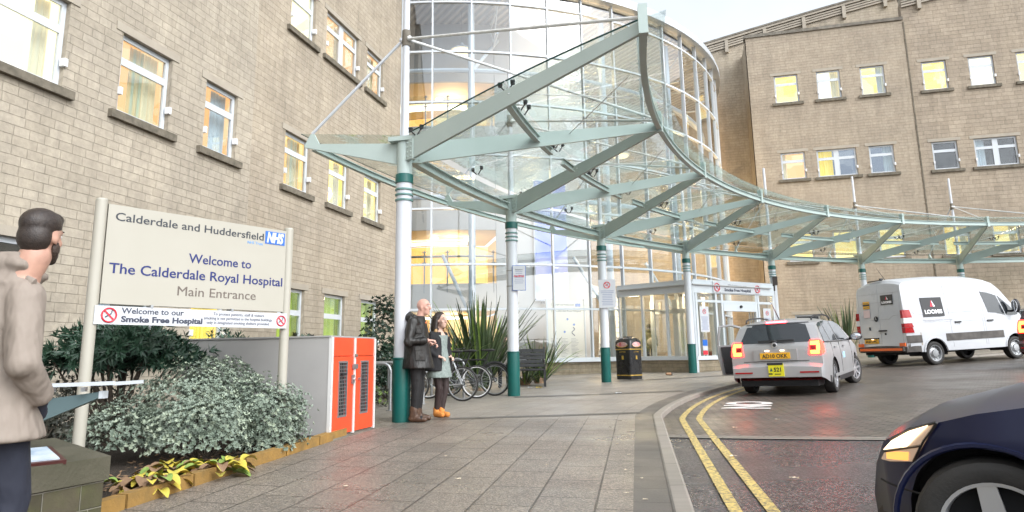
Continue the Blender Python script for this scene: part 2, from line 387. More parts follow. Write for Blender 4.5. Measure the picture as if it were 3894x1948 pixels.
# ---------------------------------------------------------------- walls and windows
UP = V((0,0,1))
def loc(M, u, z, w=0.): return M @ V((u, z, w))
def lbox(b, M, u0, u1, z0, z1, w0, w1):
    return b.add([loc(M, u, z, w) for u in (u0, u1) for z in (z0, z1) for w in (w0, w1)],
        [(0,1,3,2),(4,6,7,5),(0,4,5,1),(2,3,7,6),(0,2,6,4),(1,5,7,3)])
def wall(name, parent, M, u0, u1, z0, z1, holes, m, depth=.2, thick=.4, top=None, uo=0.):
    """a wall face with real openings and stone reveals; top(u) bends the upper edge"""
    b = MB(); us = sorted({u0, u1, *[h[0] for h in holes], *[h[1] for h in holes]}); zs = sorted({z0, z1, *[h[2] for h in holes], *[h[3] for h in holes]})
    for i in range(len(us)-1):
        for j in range(len(zs)-1):
            a, c, d, e = us[i], us[i+1], zs[j], zs[j+1]
            if any(h[0] <= a and h[1] >= c and h[2] <= d and h[3] >= e for h in holes): continue
            ea, ec = (top(a), top(c)) if top and e == z1 else (e, e)
            b.add([loc(M, a, d), loc(M, c, d), loc(M, c, ec), loc(M, a, ea)], [(0,1,2,3)], [[(a+uo, d), (c+uo, d), (c+uo, ec), (a+uo, ea)]])
    for h in holes:
        a, c, d, e = h[:4]
        for p, q in (((a, d), (c, d)), ((c, d), (c, e)), ((c, e), (a, e)), ((a, e), (a, d))):
            b.add([loc(M, *p), loc(M, *q), loc(M, *q, -depth), loc(M, *p, -depth)], [(0,1,2,3)], [[(p[0], p[1]), (q[0], q[1]), (q[0]+.2, q[1]+.2), (p[0]+.2, p[1]+.2)]])
    # ends, top and back give the wall its thickness
    for (ua, ub) in ((u0, u0), (u1, u1)):
        ztop = top(ua) if top else z1
        b.add([loc(M, ua, z0), loc(M, ua, ztop), loc(M, ua, ztop, -thick), loc(M, ua, z0, -thick)], [(0,1,2,3)], [[(0, z0), (0, ztop), (-thick, ztop), (-thick, z0)]])
    za, zb = (top(u0), top(u1)) if top else (z1, z1)
    b.add([loc(M, u0, za), loc(M, u1, zb), loc(M, u1, zb, -thick), loc(M, u0, za, -thick)], [(0,1,2,3)], [[(u0, 0), (u1, 0), (u1, thick), (u0, thick)]])
    return b.build(name, m, parent, norm=False)
ROOM = {
 'warm': room('room_warm', (1.,.52,.15), (1.,.68,.26), .75), 'yellow': room('room_yellow', (1.,.60,.12), (1.,.78,.28), .95),
 'peach': room('room_peach', (1.,.50,.20), (.98,.64,.34), .66), 'white': room('room_white', (1.,.80,.42), (1.,.92,.66), .95),
 'green': room('room_lime', (.75,.62,.10), (.55,.70,.16), .28), 'dim': room('room_dim', (.10,.095,.085), (.20,.19,.17), .3),
 'cool': room('room_sky_glow', (.25,.30,.40), (.42,.47,.55), .35), 'dark': room('room_dark', (.03,.03,.035), (.06,.06,.065), .5)}  # cool is a painted glow standing for bluish reflections in the panes
def curtain_mat(name, c1, c2, es=.25):
    m = mat(name, c1, .9); k = NT(m); w = k.n('ShaderNodeTexNoise'); w.inputs['Scale'].default_value = 9.; w.inputs['Detail'].default_value = 3
    mp = k.n('ShaderNodeMapping'); k.l(k.co(), mp.inputs[0]); mp.inputs['Scale'].default_value = (1,1,.03); k.l(mp.outputs[0], w.inputs['Vector'])
    c = k.ramp(w.outputs[0], [(.35, c1), (.65, c2)]); k.l(c, k.b.inputs['Base Color']); k.l(c, k.b.inputs['Emission Color']); k.b.inputs['Emission Strength'].default_value = es  # cloth glows by itself in place of room light coming through it
    return m
CUR = {'cream': curtain_mat('cream_curtain', (.75,.62,.38), (.60,.55,.38), .16), 'lime': curtain_mat('lime_curtain', (.34,.46,.03), (.52,.60,.06), .22),
       'yellow': curtain_mat('yellow_curtain', (.85,.62,.06), (.95,.74,.18), .28), 'blind': curtain_mat('pale_blind', (.55,.60,.62), (.46,.52,.56), .1), 'stripe': curtain_mat('striped_curtain', (.42,.52,.40), (.75,.50,.22), .14)}
M_['stay'] = mat('window_stay', (.72,.73,.75), .4)
def window(parent, M, u0, u1, z0, z1, lit='warm', cur=None, double=False, sill=True, lintel=True, open_=0., depth=1.1, stay=True, simple=False):
    f = MB(); t = .055; wa, wb = -.16, -.085
    def bar(a, c, d, e, x=0.): lbox(f, M, a, c, d, e, wa, wb+x)
    bar(u0, u0+t, z0, z1); bar(u1-t, u1, z0, z1); bar(u0+t, u1-t, z0, z0+t); bar(u0+t, u1-t, z1-t, z1)
    zt = z0+(z1-z0)*.67; bays = [(u0+t, u1-t)]
    if double:
        um = (u0+u1)/2; bar(um-.09, um+.09, z0+t, z1-t, .003); bays = [(u0+t, um-.09), (um+.09, u1-t)]
    for a, c in bays:
        bar(a, c, zt-.04, zt+.04, .006)
        for d, e in ((z0+t, zt-.04), (zt+.04, z1-t)):                # opening sashes inside the fixed frame
            s = .028; lbox(f, M, a, a+s, d, e, wb-.03, wb+.008); lbox(f, M, c-s, c, d, e, wb-.03, wb+.008); lbox(f, M, a+s, c-s, d, d+s, wb-.03, wb+.008); lbox(f, M, a+s, c-s, e-s, e, wb-.03, wb+.008)
    o = f.build('window', M_['white'], parent)
    p = MB()
    for a, c in bays: lbox(p, M, a+.005, c-.005, z0+t, z1-t, -.124, -.120)
    p.build('pane', M_['winglass'], o)
    r = MB(); a, c, d, e, w0, w1 = u0-.02, u1+.02, z0-.02, z1+.02, -depth, -.205
    P = [loc(M, x, y, w) for x in (a, c) for y in (d, e) for w in (w0, w1)]
    r.add(P, [(0,1,3,2),(4,6,7,5),(0,4,5,1),(2,3,7,6),(0,2,6,4)]); r.build('lit_room' if lit not in ('dark','cool','dim') else 'room', ROOM[lit], o, norm=False)
    if cur:
        for name, fa, fb in cur:
            q = MB(); ca, cb = u0+(u1-u0)*fa, u0+(u1-u0)*fb; n = max(6, int((cb-ca)/.035))
            q.grid(lambda x, y: loc(M, x, y, -.33+.022*sin((x-ca)*62)+.01*sin(x*23)), fr(ca, cb, (cb-ca)/n), [z0-.01, z1+.01]); q.build('curtain', CUR[name], o, 60, norm=False)
    if sill: s = MB(); lbox(s, M, u0-.17, u1+.17, z0-.14, z0-.002, -.12, .09); s.build('sill', M_['sill'], o)
    if lintel: s = MB(); lbox(s, M, u0-.16, u1+.16, z1+.003, z1+.15, -.12, .018); s.build('lintel', M_['trim'], o)
    if stay:
        for a, d in ((u0-.015, .22), (u1-.05, .25)):
            s = MB(); lbox(s, M, a, a+.065, z0+d*(z1-z0), z0+d*(z1-z0)+.13, -.05, .05); s.build('window_stay', M_['stay'], o)
    return (u0, u1, z0, z1)

# ---------------------------------------------------------------- the ward wing on the left
wing = thing('hospital_wing', 'long buff stone hospital wing with rows of white framed windows behind the welcome sign', 'building', (-9.3, 10, -1.1), world=True)
M1 = frame((-9.3, 0, 0), (0,1,0), UP); M2 = frame((-9.5, 0, 0), (0,1,0), UP)
H1 = []; cols1 = [(2.6,4.4,1), (5.75,8.12,1), (9.19,10.39,0), (11.37,12.39,0)]
lits1 = {(1,1): ('white', [('cream',.86,.98)]), (2,1): ('peach', [('stripe',.42,.72), ('cream',.72,.98)]), (3,1): ('peach', [('stripe',.02,.30), ('blind',.55,.98)])}  # white glow in the wide window paints the sky mirrored in its pane
for i, (a, c, dbl) in enumerate(cols1):
    for r, (d, e) in enumerate(((.05, 1.76), (4.2, 5.66), (8.4, 9.86))):
        if r == 2 and i > 1: continue
        lit, cur = lits1.get((i, r), ('warm', [('cream', .02, .25)]))
        if r == 0: lit, cur = ('yellow', [('yellow', .45, .98)]) if i == 3 else ('dim', [('blind', .02, .5)])
        H1.append(window(wing, M1, a, c, d, e, lit, cur, bool(dbl) and i != 1))
wall('wall', wing, M1, -6., 12.95, -1.2, 16.3, H1, M_['stone_near'])
H2 = []
for i, (a, c) in enumerate(((14.58, 15.76), (16.77, 17.92), (18.95, 20.13))):
    H2.append(window(wing, M2, a, c, -.1, 1.69, 'green', [('lime', .05 if i == 0 else .42, .98 if i < 2 else .80)] + ([('cream', .02, .2)] if i == 1 else [])))
    H2.append(window(wing, M2, a, c, 4.2, 5.63, 'yellow' if i else 'warm', [('yellow', .03, .5), ('cream', .7, .98)] if i else [('cream', .04, .30), ('stripe', .5, .98)]))
    if i == 1: H2.append(window(wing, M2, 16.38, 18.34, 8.42, 9.82, 'peach', [('cream', .5, .75)], True))
    else: H2.append(window(wing, M2, a, c, 8.42, 9.82, 'white' if i == 0 else 'peach', [('blind', .05, .4)] if i == 0 else [('stripe', .3, .9)]))
wall('wall', wing, M2, 12.95, 21.62, -1.2, 16.3, H2, M_['stone_far'], uo=.21)
b = MB(); lbox(b, M1, -6., 12.95, 16.3, 16.5, -.45, .06); lbox(b, M2, 12.96, 21.6, 16.3, 16.5, -.45, .06); b.build('coping', M_['coping'], wing)
b = MB(); b.box(-21, -9.72, -6, 21.5, 16.1, 16.28); b.build('roof', M_['coping'], wing)
b = MB(); lbox(b, M2, 12.953, 13.0, -1.1, 16.2, .002, .06); b.build('movement_joint', M_['sill'], wing)

# ---------------------------------------------------------------- the block on the right
block = thing('hospital_block', 'tall buff stone hospital block with lit windows and a louvred eave behind the white van', 'building', (4, 36, -.6), world=True)
YF = 35.8
MF = frame((0, YF, 0), (1,0,0), UP); MR = frame((0, 36.0, 0), (1,0,0), UP); MW = frame((0, 38.1, 0), (1,0,0), UP); MS = frame((3.85, 38.1, 0), (0,-1,0), UP)
HF, HR = [], []
lv = [(.15, 1.66), (4.24, 5.68), (8.40, 9.80), (12.44, 13.94)]
for c, (a, e) in enumerate(((5.08, 6.23), (7.12, 8.23), (9.16, 10.27))):
    for r, (z0, z1) in enumerate(lv):
        if r == 0 and c == 1: continue
        dbl = r == 2 and c == 1
        aa, ee = (6.77, 8.59) if dbl else (a, e)
        lit = [('dark','dark','dark'), ('yellow','yellow','yellow'), ('peach','cool','cool'), ('yellow','white','yellow')][r][c]
        cur = {(2,0): [('cream',.02,.25)], (2,2): [('blind',.6,.98)], (3,2): [('blind',.7,.98)], (2,1): [('yellow',.03,.42)], (3,1): [('cream',.62,.98)]}.get((r, c))
        HF.append(window(block, MF, aa, ee, z0, z1, lit, cur, dbl, sill=True))
for c, (a, e) in enumerate(((12.0, 13.1), (14.05, 15.14), (16.1, 17.2), (18.1, 19.2), (20.1, 21.2))):
    for r, (z0, z1) in enumerate(lv):
        if c == 0 and r == 0: continue
        dbl = r == 2 and c == 1
        if dbl: a2, e2 = 13.8, 15.6
        else: a2, e2 = a, e
        lit = ['dark', 'yellow', 'dark', 'yellow'][r]
        if r == 3 and c == 1: lit = 'white'
        HR.append(window(block, MR, a2, e2, z0, z1, lit, [('cream',.7,.98)] if r == 1 else ([('blind',.03,.3)] if r == 2 and c > 0 else None), dbl))
M_['stone_block'] = stone('smooth_block_stone', .147, .42, (.42,.36,.285), (.385,.325,.255), (.335,.285,.222), .5)
M_['stone_block_r'] = stone('rough_block_stone', .20, .55, (.42,.355,.28), (.36,.302,.235), (.27,.228,.176), .8)
wall('wall', block, MF, 3.85, 11.4, -1., 16.19, HF, M_['stone_block'])
wall('wall', block, MR, 11.402, 34., -1., 17.5, HR, M_['stone_block_r'], uo=.13, top=lambda u: 17.15+.15*(u-11.4))
wall('wall', block, MW, -9., 13.4, -1., 19., [], M_['stone_far'], top=lambda u: 16.72+.196*(u-1.9)-.0016*(u-1.9)**2)
wall('return_wall', block, MS, 0, 2.28, -1., 16.19, [], M_['stone_far'])
b = MB()
for i, x in enumerate(fr(3.78, 11.38, .95)[:-1]): lbox(b, MF, x+.004, x+.946, 16.193, 16.36+rnd.uniform(-.01, .01), -.45, .07)
b.build('coping', M_['coping'], block)
b = MB(); b.box(3.9, 11.35, 36.25, 38.05, 16.0, 16.15); b.build('flat_roof', M_['coping'], block)
eave = lambda x: 17.11+.205*(x-1.91)-.0016*(x-1.91)**2
def eaves(Mw, xs, f, nm, lean):
    b = MB(); 
    for a, c in zip(xs[:-1], xs[1:]):
        for z0, z1, w0, w1 in ((-.13, .0, -.015, lean+.10), (-.27, -.18, .0, lean+.04), (-.40, -.31, .0, lean+.02), (-.53, -.44, .0, lean)):
            P = [loc(Mw, x, f(x)+z, w) for x in (a, c) for z in (z0, z1) for w in (w0, w1)]
            b.add(P, [(0,1,3,2),(4,6,7,5),(0,4,5,1),(2,3,7,6),(0,2,6,4),(1,5,7,3)])
    for a, c in zip(xs[:-1], xs[1:]):
        P = [loc(Mw, x, f(x)+z, w) for x in (a, c) for z in (-.60, -.005) for w in (-.30, -.02)]
        b.add(P, [(0,1,3,2),(4,6,7,5),(0,4,5,1),(2,3,7,6),(0,2,6,4),(1,5,7,3)])
    b.build('louvred_eave', M_['trim'], block)
    for x in fr(xs[0]+.8, xs[-1], 2.25): q = MB(); q.mi = 0; lbox(q, Mw, x-.09, x+.09, f(x)-.85, f(x)-.135, .0, lean+.09); q.build('eave_bracket', M_['trim'], block)
    q = MB(); 
    for a, c in zip(xs[:-1], xs[1:]):
        P = [loc(Mw, x, f(x)+z, w) for x in (a, c) for z in (.002, .10) for w in (-.4, lean+.14)]
        q.add(P, [(0,1,3,2),(4,6,7,5),(0,4,5,1),(2,3,7,6),(0,2,6,4),(1,5,7,3)])
    q.build('roof_edge', M_['coping'], block)
eaves(MW, fr(-6., 13.4, .6), eave, 'w', .10)
ev2 = lambda x: 17.45+.15*(x-11.4)
eaves(MR, fr(11.42, 34, .8), ev2, 'r', .10)
b = MB(); lbox(b, MF, 11.36, 11.41, -.9, 16.1, .002, .03); b.build('movement_joint', M_['sill'], block)
# ---------------------------------------------------------------- the glass drum
AC = V((-11.57, 35.21)); AR = 13.65
def ap(th, r, z): t = rad(th); return V((AC.x+r*sin(t), AC.y-r*cos(t), z))
atr = thing('glass_atrium', 'round glass entrance atrium glowing warm between the stone wing and the vestibule', 'building', (-4, 23, -.74), world=True)
TH0, TH1 = 8.6, 97.4
ths = [13.4+6*i for i in range(14)]
def arc(b, r0, r1, z0, z1, a=TH0, c=TH1, st=1.5):
    for t0, t1 in zip(fr(a, c, st)[:-1], fr(a, c, st)[1:]):
        P = [ap(t, r, z) for t in (t0, t1) for r in (r0, r1) for z in (z0, z1)]
        b.add(P, [(0,1,3,2),(4,6,7,5),(0,4,5,1),(2,3,7,6)] + ([(0,2,6,4),(1,5,7,3)]))
    return b
M_['mull'] = mat('white_mullion', (.56,.60,.64), .35)
b = MB(); b.grid(lambda t, z: ap(t, AR+.02, z), fr(TH0, TH1, 1.5), [-1.1, -.31], lambda t, z: (rad(t)*AR, z)); b.build('plinth', M_['stone_mid'], atr, 60, norm=False)
b = MB(); arc(b, AR-.15, AR+.14, -.305, -.16); b.build('cill', M_['white'], atr)
levels = [-.16, 1.52, 3.06, 5.02, 6.98, 8.94, 10.87, 12.83, 13.42]
for z in levels[1:-1]: b = MB(); arc(b, AR-.10, AR+.035, z-.035, z+.035); b.build('transom', M_['mull'], atr)
for t in [8.75]+ths:
    b = MB(); r = V((sin(rad(t)), -cos(rad(t)), 0)); p = ap(t, AR-.03, 0)
    b.beam(p+UP*-.16, p+UP*13.45, .055, .16, up=r); b.build('mullion', M_['mull'], atr)
for z0, z1 in zip(levels[:-1], levels[1:]):
    b = MB(); 
    for i, (t0, t1) in enumerate(zip([8.6]+ths, ths+[97.4])):
        j = rnd.uniform(-.012, .012)
        b.add([ap(t0, AR-.02+j, z0), ap(t1, AR-.02-j, z0), ap(t1, AR-.02-j, z1), ap(t0, AR-.02+j, z1)], [(0,1,2,3)])
    b.build('glass_band', M_['atrglass'], atr, norm=False)
b = MB(); arc(b, AR-.25, AR+.28, 13.45, 13.62); arc(b, AR-.25, AR+.20, 13.63, 13.85); b.build('roof_edge', M_['alu'], atr)
# roof, corrugated ceiling and its trusses
M_['ceil'] = mat('white_corrugated_ceiling', (.50,.51,.54), .5); k = NT(M_['ceil'])
wv = k.n('ShaderNodeTexWave', wave_type='BANDS', bands_direction='DIAGONAL'); wv.inputs['Scale'].default_value = 1.6; k.l(k.co(), wv.inputs['Vector'])
k.l(k.bump(wv.outputs[1], 1., .08), k.b.inputs['Normal']); k.l(k.ramp(wv.outputs[1], [(0, (.34,.35,.38)), (1, (.52,.53,.56))]), k.b.inputs['Base Color'])
b = MB(); n = 48; b.add([ap(-70+i*180/n, AR-.3, 13.36) for i in range(n+1)]+[ap(20+180, 8, 13.36)], [tuple(range(n+2))]); b.build('ceiling', M_['ceil'], atr, norm=False)
b = MB(); b.add([ap(-70+i*180/n, AR+.1, 13.8) for i in range(n+1)]+[ap(20+180, 8, 13.9)], [tuple(range(n+2))]); b.build('roof', M_['alu'], atr, norm=False)
for t in (0, 24, 46, 68, 88):
    b = MB(); 
    for s in (-.05,): 
        b.tube([ap(t, 2.5, 13.2), ap(t, AR-.5, 13.2)], .05); b.tube([ap(t, 2.5, 12.1), ap(t, AR-.9, 12.1)], .05)
        xs = fr(2.6, AR-.9, 1.05)
        for i, (p, q) in enumerate(zip(xs[:-1], xs[1:])): b.tube([ap(t, p, 12.1 if i % 2 else 13.2), ap(t, q, 13.2 if i % 2 else 12.1)], .03, 6)
    b.build('roof_truss', M_['mull'], atr, 40)
for z in (10.45, 5.6):
    b = MB(); b.tube([ap(t, AR-.75, z) for t in fr(9, 95, 2)], .10); b.build('wind_beam', M_['mull'], atr, 40)
for t in (19.4, 43.4, 61.4, 79.4):
    b = MB(); p = ap(t, AR-.75, 0); b.tube([p+UP*-.6, p+UP*13.2], .13, 12); b.build('inner_column', M_['mull'], atr, 40)
    b = MB(); b.tube([p+UP*10.4, ap(t+6, AR-2.6, 12.6)], .07); b.tube([p+UP*1.2, ap(t-5, AR-1.6, 3.6)], .07); b.build('brace', M_['mull'], atr, 40)
# inside: floor, white drum fronts with balconies, bright rooms behind
M_['floor'] = varied('vinyl_floor', (.30,.24,.17), (.25,.20,.14), 1., (.15,.3), 0)
b = MB(); b.add([ap(-70+i*170/n, AR-.12, -.60) for i in range(n+1)]+[ap(-160, 6, -.60)], [tuple(range(n+2))]); b.build('lobby_floor', M_['floor'], atr, norm=False)
M_['warmplaster'] = mat('cream_plaster', (.80,.66,.44), .7)
def drum(a, c, r, z0, z1, m, name): q = MB(); arc(q, r-.12, r, z0, z1, a, c); return q.build(name, m, atr, 40)
for z0, z1 in ((1.62, 2.67), (4.75, 8.96), (10.8, 13.3)): drum(-6, 24.5, 11.0, z0, z1, M_['render'], 'balcony_front')
drum(24.6, 46., 11.02, -.6, 13.3, M_['render'], 'white_drum_wall')
M_['roomglow'] = room('lobby_room', (1.,.46,.09), (1.,.66,.24), .80, (.7,.7,.9))
for z0, z1 in ((-.6, 1.62), (2.67, 4.75), (8.96, 10.8)):
    b = MB(); b.grid(lambda t, z: ap(t, 6.8, z), fr(-12, 30, 3), [z0, z1]); b.build('back_wall', M_['roomglow'], atr, 40, norm=False)
    b = MB(); arc(b, 6.8, 10.85, z1+.02, z1+.14, -12, 26, 3); b.build('soffit', M_['warmplaster'], atr)
    b = MB(); arc(b, 6.8, 10.85, z0-.12, z0+.0, -12, 26, 3); b.build('balcony_floor', M_['floor'], atr)
    b = MB(); b.grid(lambda r, z: ap(27, r, z), [6.8, 10.88], [z0, z1]); b.build('side_wall', M_['warmplaster'], atr, norm=False)
    b = MB(); arc(b, 8.2, 8.55, z1-.16, z1-.08, -10, 19, 3); b.build('light_strip', emis('strip_light', (1., .86, .6), 2.2), atr) if z0 == -.6 else b.build('light_strip', bpy.data.materials['strip_light'], atr)
    if z0 > 0:
        b = MB(); b.tube([ap(t, 10.95, z0+1.05) for t in fr(-5, 24, 1.5)], .045, 8); hr = b.build('handrail', M_['steel'], atr, 40)
        b = MB(); arc(b, 10.94, 10.955, z0+.04, z0+1.28, -5, 24); b.build('balustrade_glass', M_['clear'], hr)
        b = MB()
        for t in fr(1, 24, 5.6): b.beam(ap(t, 10.99, z0-.35), ap(t, 10.99, z0+1.28), .03, .05); b.obox(ap(t, 11.02, z0+1.2), (.16, .05, .03)); b.obox(ap(t, 11.02, z0+.8), (.16, .05, .03))
        b.build('baluster', M_['steel'], hr)
for t, z, r in ((12, 10.55, 9.6), (18, 10.55, 8.5), (8, 1.45, 9.8), (14, 1.45, 9.), (11, 4.6, 9.7), (19, 4.6, 9.3)):
    b = MB(); b.lathe([(.16, 0), (.18, .05), (.12, .10)], 16, ap(t, r, z)); b.build('downlight', bpy.data.materials['strip_light'], atr)
# lobby behind the right half: shelves of light, a stair flight and a cream core wall
drum(46.2, 74., 5.2, -.6, 3.1, M_['warmplaster'], 'lobby_wall'); drum(46.2, 84., 5.2, 3.5, 13.2, M_['render'], 'core_wall')
for z in (2.9, 7.1): b = MB(); arc(b, 5.3, 7.6, z, z+.3, 46.5, 84, 3); b.build('gallery_slab', M_['render'], atr)
for z in (2.72, 6.9): b = MB(); arc(b, 7.2, 7.4, z, z+.1, 48, 82, 3); b.build('light_strip', bpy.data.materials['strip_light'], atr)
b = MB(); b.beam(ap(60, 9, -.4), ap(75, 8, 3.0), .25, .12); b.beam(ap(60, 9.8, -.4), ap(75, 8.8, 3.0), .25, .12)
for i in range(14): b.obox(ap(60+i*15/14, 9.4-i*.07, -.35+i*.245), (1., .28, .04), Matrix.Rotation(rad(-20), 3, 'Z'))
b.build('stair_flight', M_['mull'], atr)
M_['screen'] = emis('backlit_artwork', (.3,.4,.9), 1.); k = NT(M_['screen']); e = k.t.nodes['Emission']
co = k.co(); sx = k.n('ShaderNodeSeparateXYZ'); k.l(co, sx.inputs[0])
nz = k.noise(.7, co, 1); f = k.math('ADD', nz.outputs[0], k.math('MULTIPLY', sx.outputs[2], -.10))
k.l(k.ramp(f, [(.10, (.13,.22,.75)), (.26, (.30,.38,.88)), (.42, (.82,.80,1.)), (.60, (.62,.52,.9))]), e.inputs[0]); e.inputs[1].default_value = .48
sc = thing('backlit_banner', 'tall blue and violet backlit artwork banner glowing inside the glass atrium', 'banner', ap(36, 11.12, 2.05), rad(36))
b = MB(); b.box(-.68, .68, -.05, .0, 0, 4.7); b.build('light_box', M_['screen'], sc); b = MB(); b.box(-.72, .72, .002, .06, -.06, 4.76); b.build('casing', M_['mull'], sc)
b = MB(); b.box(-.50, .35, -.12, .0, -.16, -.07); b.build('bracket', M_['black'], sc)
ib = thing('information_board', 'cream hospital directory board with map behind the atrium glass', 'notice board', ap(36.6, 12.0, -.6), rad(36.6))
M_['cream'] = mat('cream_board', (.74,.69,.56), .5); M_['ink'] = mat('dark_ink', (.03,.035,.06), .5); M_['blue'] = mat('health_blue', (.02,.13,.50), .4); M_['paper'] = mat('white_sign', (.52,.535,.565), .4); M_['red'] = mat('sign_red', (.62,.03,.05), .45)
b = MB(); b.box(-.76, .76, -.03, .03, .42, 2.55); b.build('board', M_['cream'], ib); b = MB(); b.box(-.82, -.765, -.05, .05, 0, 2.6); b.box(.765, .82, -.05, .05, 0, 2.6); b.build('post', M_['alu'], ib)
Mi = frame((0, -.035, 0), (1,0,0), UP)
text('Calderdale and Huddersfield', .095, 'lettering', M_['ink'], ib, Mi @ Matrix.Translation((-.62, 2.36, 0)), width=.95)
text('The Calderdale Royal Hospital', .11, 'lettering', M_['ink'], ib, Mi @ Matrix.Translation((-.62, 2.12, 0)), width=1.25)
b = MB(); lbox(b, Mi, .40, .62, 2.32, 2.44, 0, .003); b.build('logo', M_['blue'], ib)
b = MB()
for x, z in ((.05, 1.85), (.32, 1.65), (-.08, 1.38)): b.lathe([(.045, 0), (.045, .004)], 14, (0,0,0), Mi.to_3x3()); b.v[-28:] = [tuple(V(p)+loc(Mi, x, z)) for p in b.v[-28:]]
b.build('map_marker', M_['blue'], ib)
b = MB(); b.tube([loc(Mi, .28+.06*sin(i*1.1), 1.55-i*.045, .004) for i in range(8)], .018, 5); b.build('map_road', M_['ink'], ib)
b = MB()
for r in range(14):
    for c in range(3): lbox(b, Mi, -.66+c*.42, -.66+c*.42+rnd.uniform(.16, .32), 1.12-r*.05, 1.135-r*.05, 0, .002)
b.build('directory_lines', mat('grey_ink', (.35,.33,.30), .6), ib)
for i, (t, r, z) in enumerate(((27, 7.5, 12.0), (17.8, 12.0, 11.55), (52, 9., 12.0), (70, 9.5, 9.2))):
    lp = thing('pendant_lamp', ['round white pendant lamp under the atrium roof beside the truss', 'round white pendant lamp glowing behind the upper left atrium panes', 'round pendant lamp glowing in the middle of the atrium', 'large clear pendant lamp glowing behind the right side atrium panes'][i], 'lamp', ap(t, r, z), 0, 'pendant lamps in the atrium')
    b = MB(); b.lathe([(.04, .45), (.10, .34), (.44, .14), (.46, .08), (.42, .10)], 24); b.build('shade', M_['mull'], lp, 40)
    b = MB(); b.lathe([(.02, -.1), (.36, .0), (.38, .06)], 20); b.build('bulb', emis('lamp_glow', (1.,.72,.38), 1.6) if i == 0 else bpy.data.materials['lamp_glow'], lp, 40)
    b = MB(); b.tube([(0,0,.45), (0,0,13.3-z)], .012, 5); b.build('cord', M_['steel'], lp)
def lamp(p, e, col=(1.,.68,.36), size=.35):
    d = bpy.data.lights.new('interior_lamp', 'POINT'); d.energy = e; d.color = col; d.shadow_soft_size = size
    o = bpy.data.objects.new('interior_lamp', d); o.location = p; COL.objects.link(o)
for t, r, z, e in ((15, 9.3, 1.2, 36), (15, 9.3, 4.3, 36), (15, 9.3, 10.3, 45), (38, 12.6, 11., 70), (30, 12.6, 6.5, 40), (12, 12.5, 7., 30), (22, 12.4, 1.5, 20), (62, 9., 2.3, 110), (60, 8.5, 6., 130), (56, 9., 10., 110), (78, 11.4, 7.4, 300), (84, 12., 3.2, 200), (88, 12., 6., 200)): lamp(ap(t, r, z), e)

# ---------------------------------------------------------------- the entrance vestibule
ves = thing('entrance_vestibule', 'white framed glass entrance porch with sliding doors and a smoke-free fascia beside the atrium', 'porch', (.25, 23.72, -.69), world=True)
K_ = V((.25, 23.72, 0)); FD = V((.696, .718, 0)).normalized(); LD = V((-.885, .465, 0)).normalized()
FN = V((FD.y, -FD.x, 0)); MVF = frame(K_, FD, UP); MVL = frame(K_+LD*3.02, -LD, UP); LF, LL = 4.1, 3.02
b = MB(); b.grid(lambda u, z: loc(MVL, u, z), [0, LL], [-1.1, -.29], lambda u, z: (u, z)); b.grid(lambda u, z: loc(MVF, u, z), [.001, 1.32], [-1.1, -.29], lambda u, z: (u+3, z)); lbox(b, MVF, 1.32, 1.36, -1.1, -.29, -.3, 0); b.build('plinth', M_['stone_mid'], ves, norm=False); b = MB(); b.grid(lambda u, z: loc(MVF, u, z), [3.12, LF], [-1.1, -.29], lambda u, z: (u+3, z))
lbox(b, MVF, 3.08, 3.12, -1.1, -.29, -.3, 0); b.build('plinth', M_['stone_mid'], ves, norm=False)
b = MB(); lbox(b, MVL, 0, LL+.05, -.287, -.16, -.15, .06); lbox(b, MVF, -.02, 1.32, -.287, -.16, -.15, .055); b.build('cill', M_['white'], ves); b = MB(); lbox(b, MVF, 3.12, LF, -.287, -.16, -.15, .055); b.build('cill', M_['white'], ves)
b = MB(); lbox(b, MVL, 0, LL+.03, 1.96, 2.30, -.12, .04); lbox(b, MVF, -.01, LF, 1.93, 2.30, -.12, .035); b.build('fascia', M_['white'], ves)
P4 = [K_+LD*LL, K_, K_+FD*LF, K_+FD*LF+LD*3.2+V((0,2,0))]
b = MB(); b.plate([p+UP*2.345 for p in P4], UP*.08); b.build('roof', M_['alu'], ves)
b = MB(); lbox(b, MVF, -.10, .0, -.9, 2.3, -.1, .05); b.build('corner_post', M_['alu'], ves)
def post(M, u, z0=-.16, z1=1.96, w=.07): q = MB(); lbox(q, M, u-w/2, u+w/2, z0, z1, -.10, .02); return q.build('frame_post', M_['white'], ves)
for u in (.06, 1.02, 1.98, 2.95): post(MVL, u)
for u, z0 in ((.10, -.16), (1.05, -.16), (1.34, -.66), (3.10, -.66), (3.22, -.16), (4.05, -.16)): post(MVF, u, z0, 1.93, .09)
b = MB(); lbox(b, MVF, .14, 4.0, 1.62, 1.70, -.09, .012); lbox(b, MVF, 1.39, 3.05, 1.34, 1.615, -.12, .03); b.build('door_header', M_['white'], ves)
b = MB(); b.lathe([(.05, 0), (.05, .05), (.03, .07)], 14, loc(MVF, 2.25, 1.5, .03), MVF.to_3x3()); b.build('door_sensor', M_['black'], ves)
b = MB(); lbox(b, MVL, .1, 2.92, -.16, 1.96, -.05, -.042); b.build('glass_panel', M_['clear'], ves)
b = MB(); lbox(b, MVF, .15, 1.0, -.16, 1.93, -.05, -.042); lbox(b, MVF, 3.26, 4.0, -.16, 1.93, -.05, -.042); lbox(b, MVF, 1.39, 3.05, 1.70, 1.93, -.05, -.042); b.build('glass_panel', M_['clear'], ves)
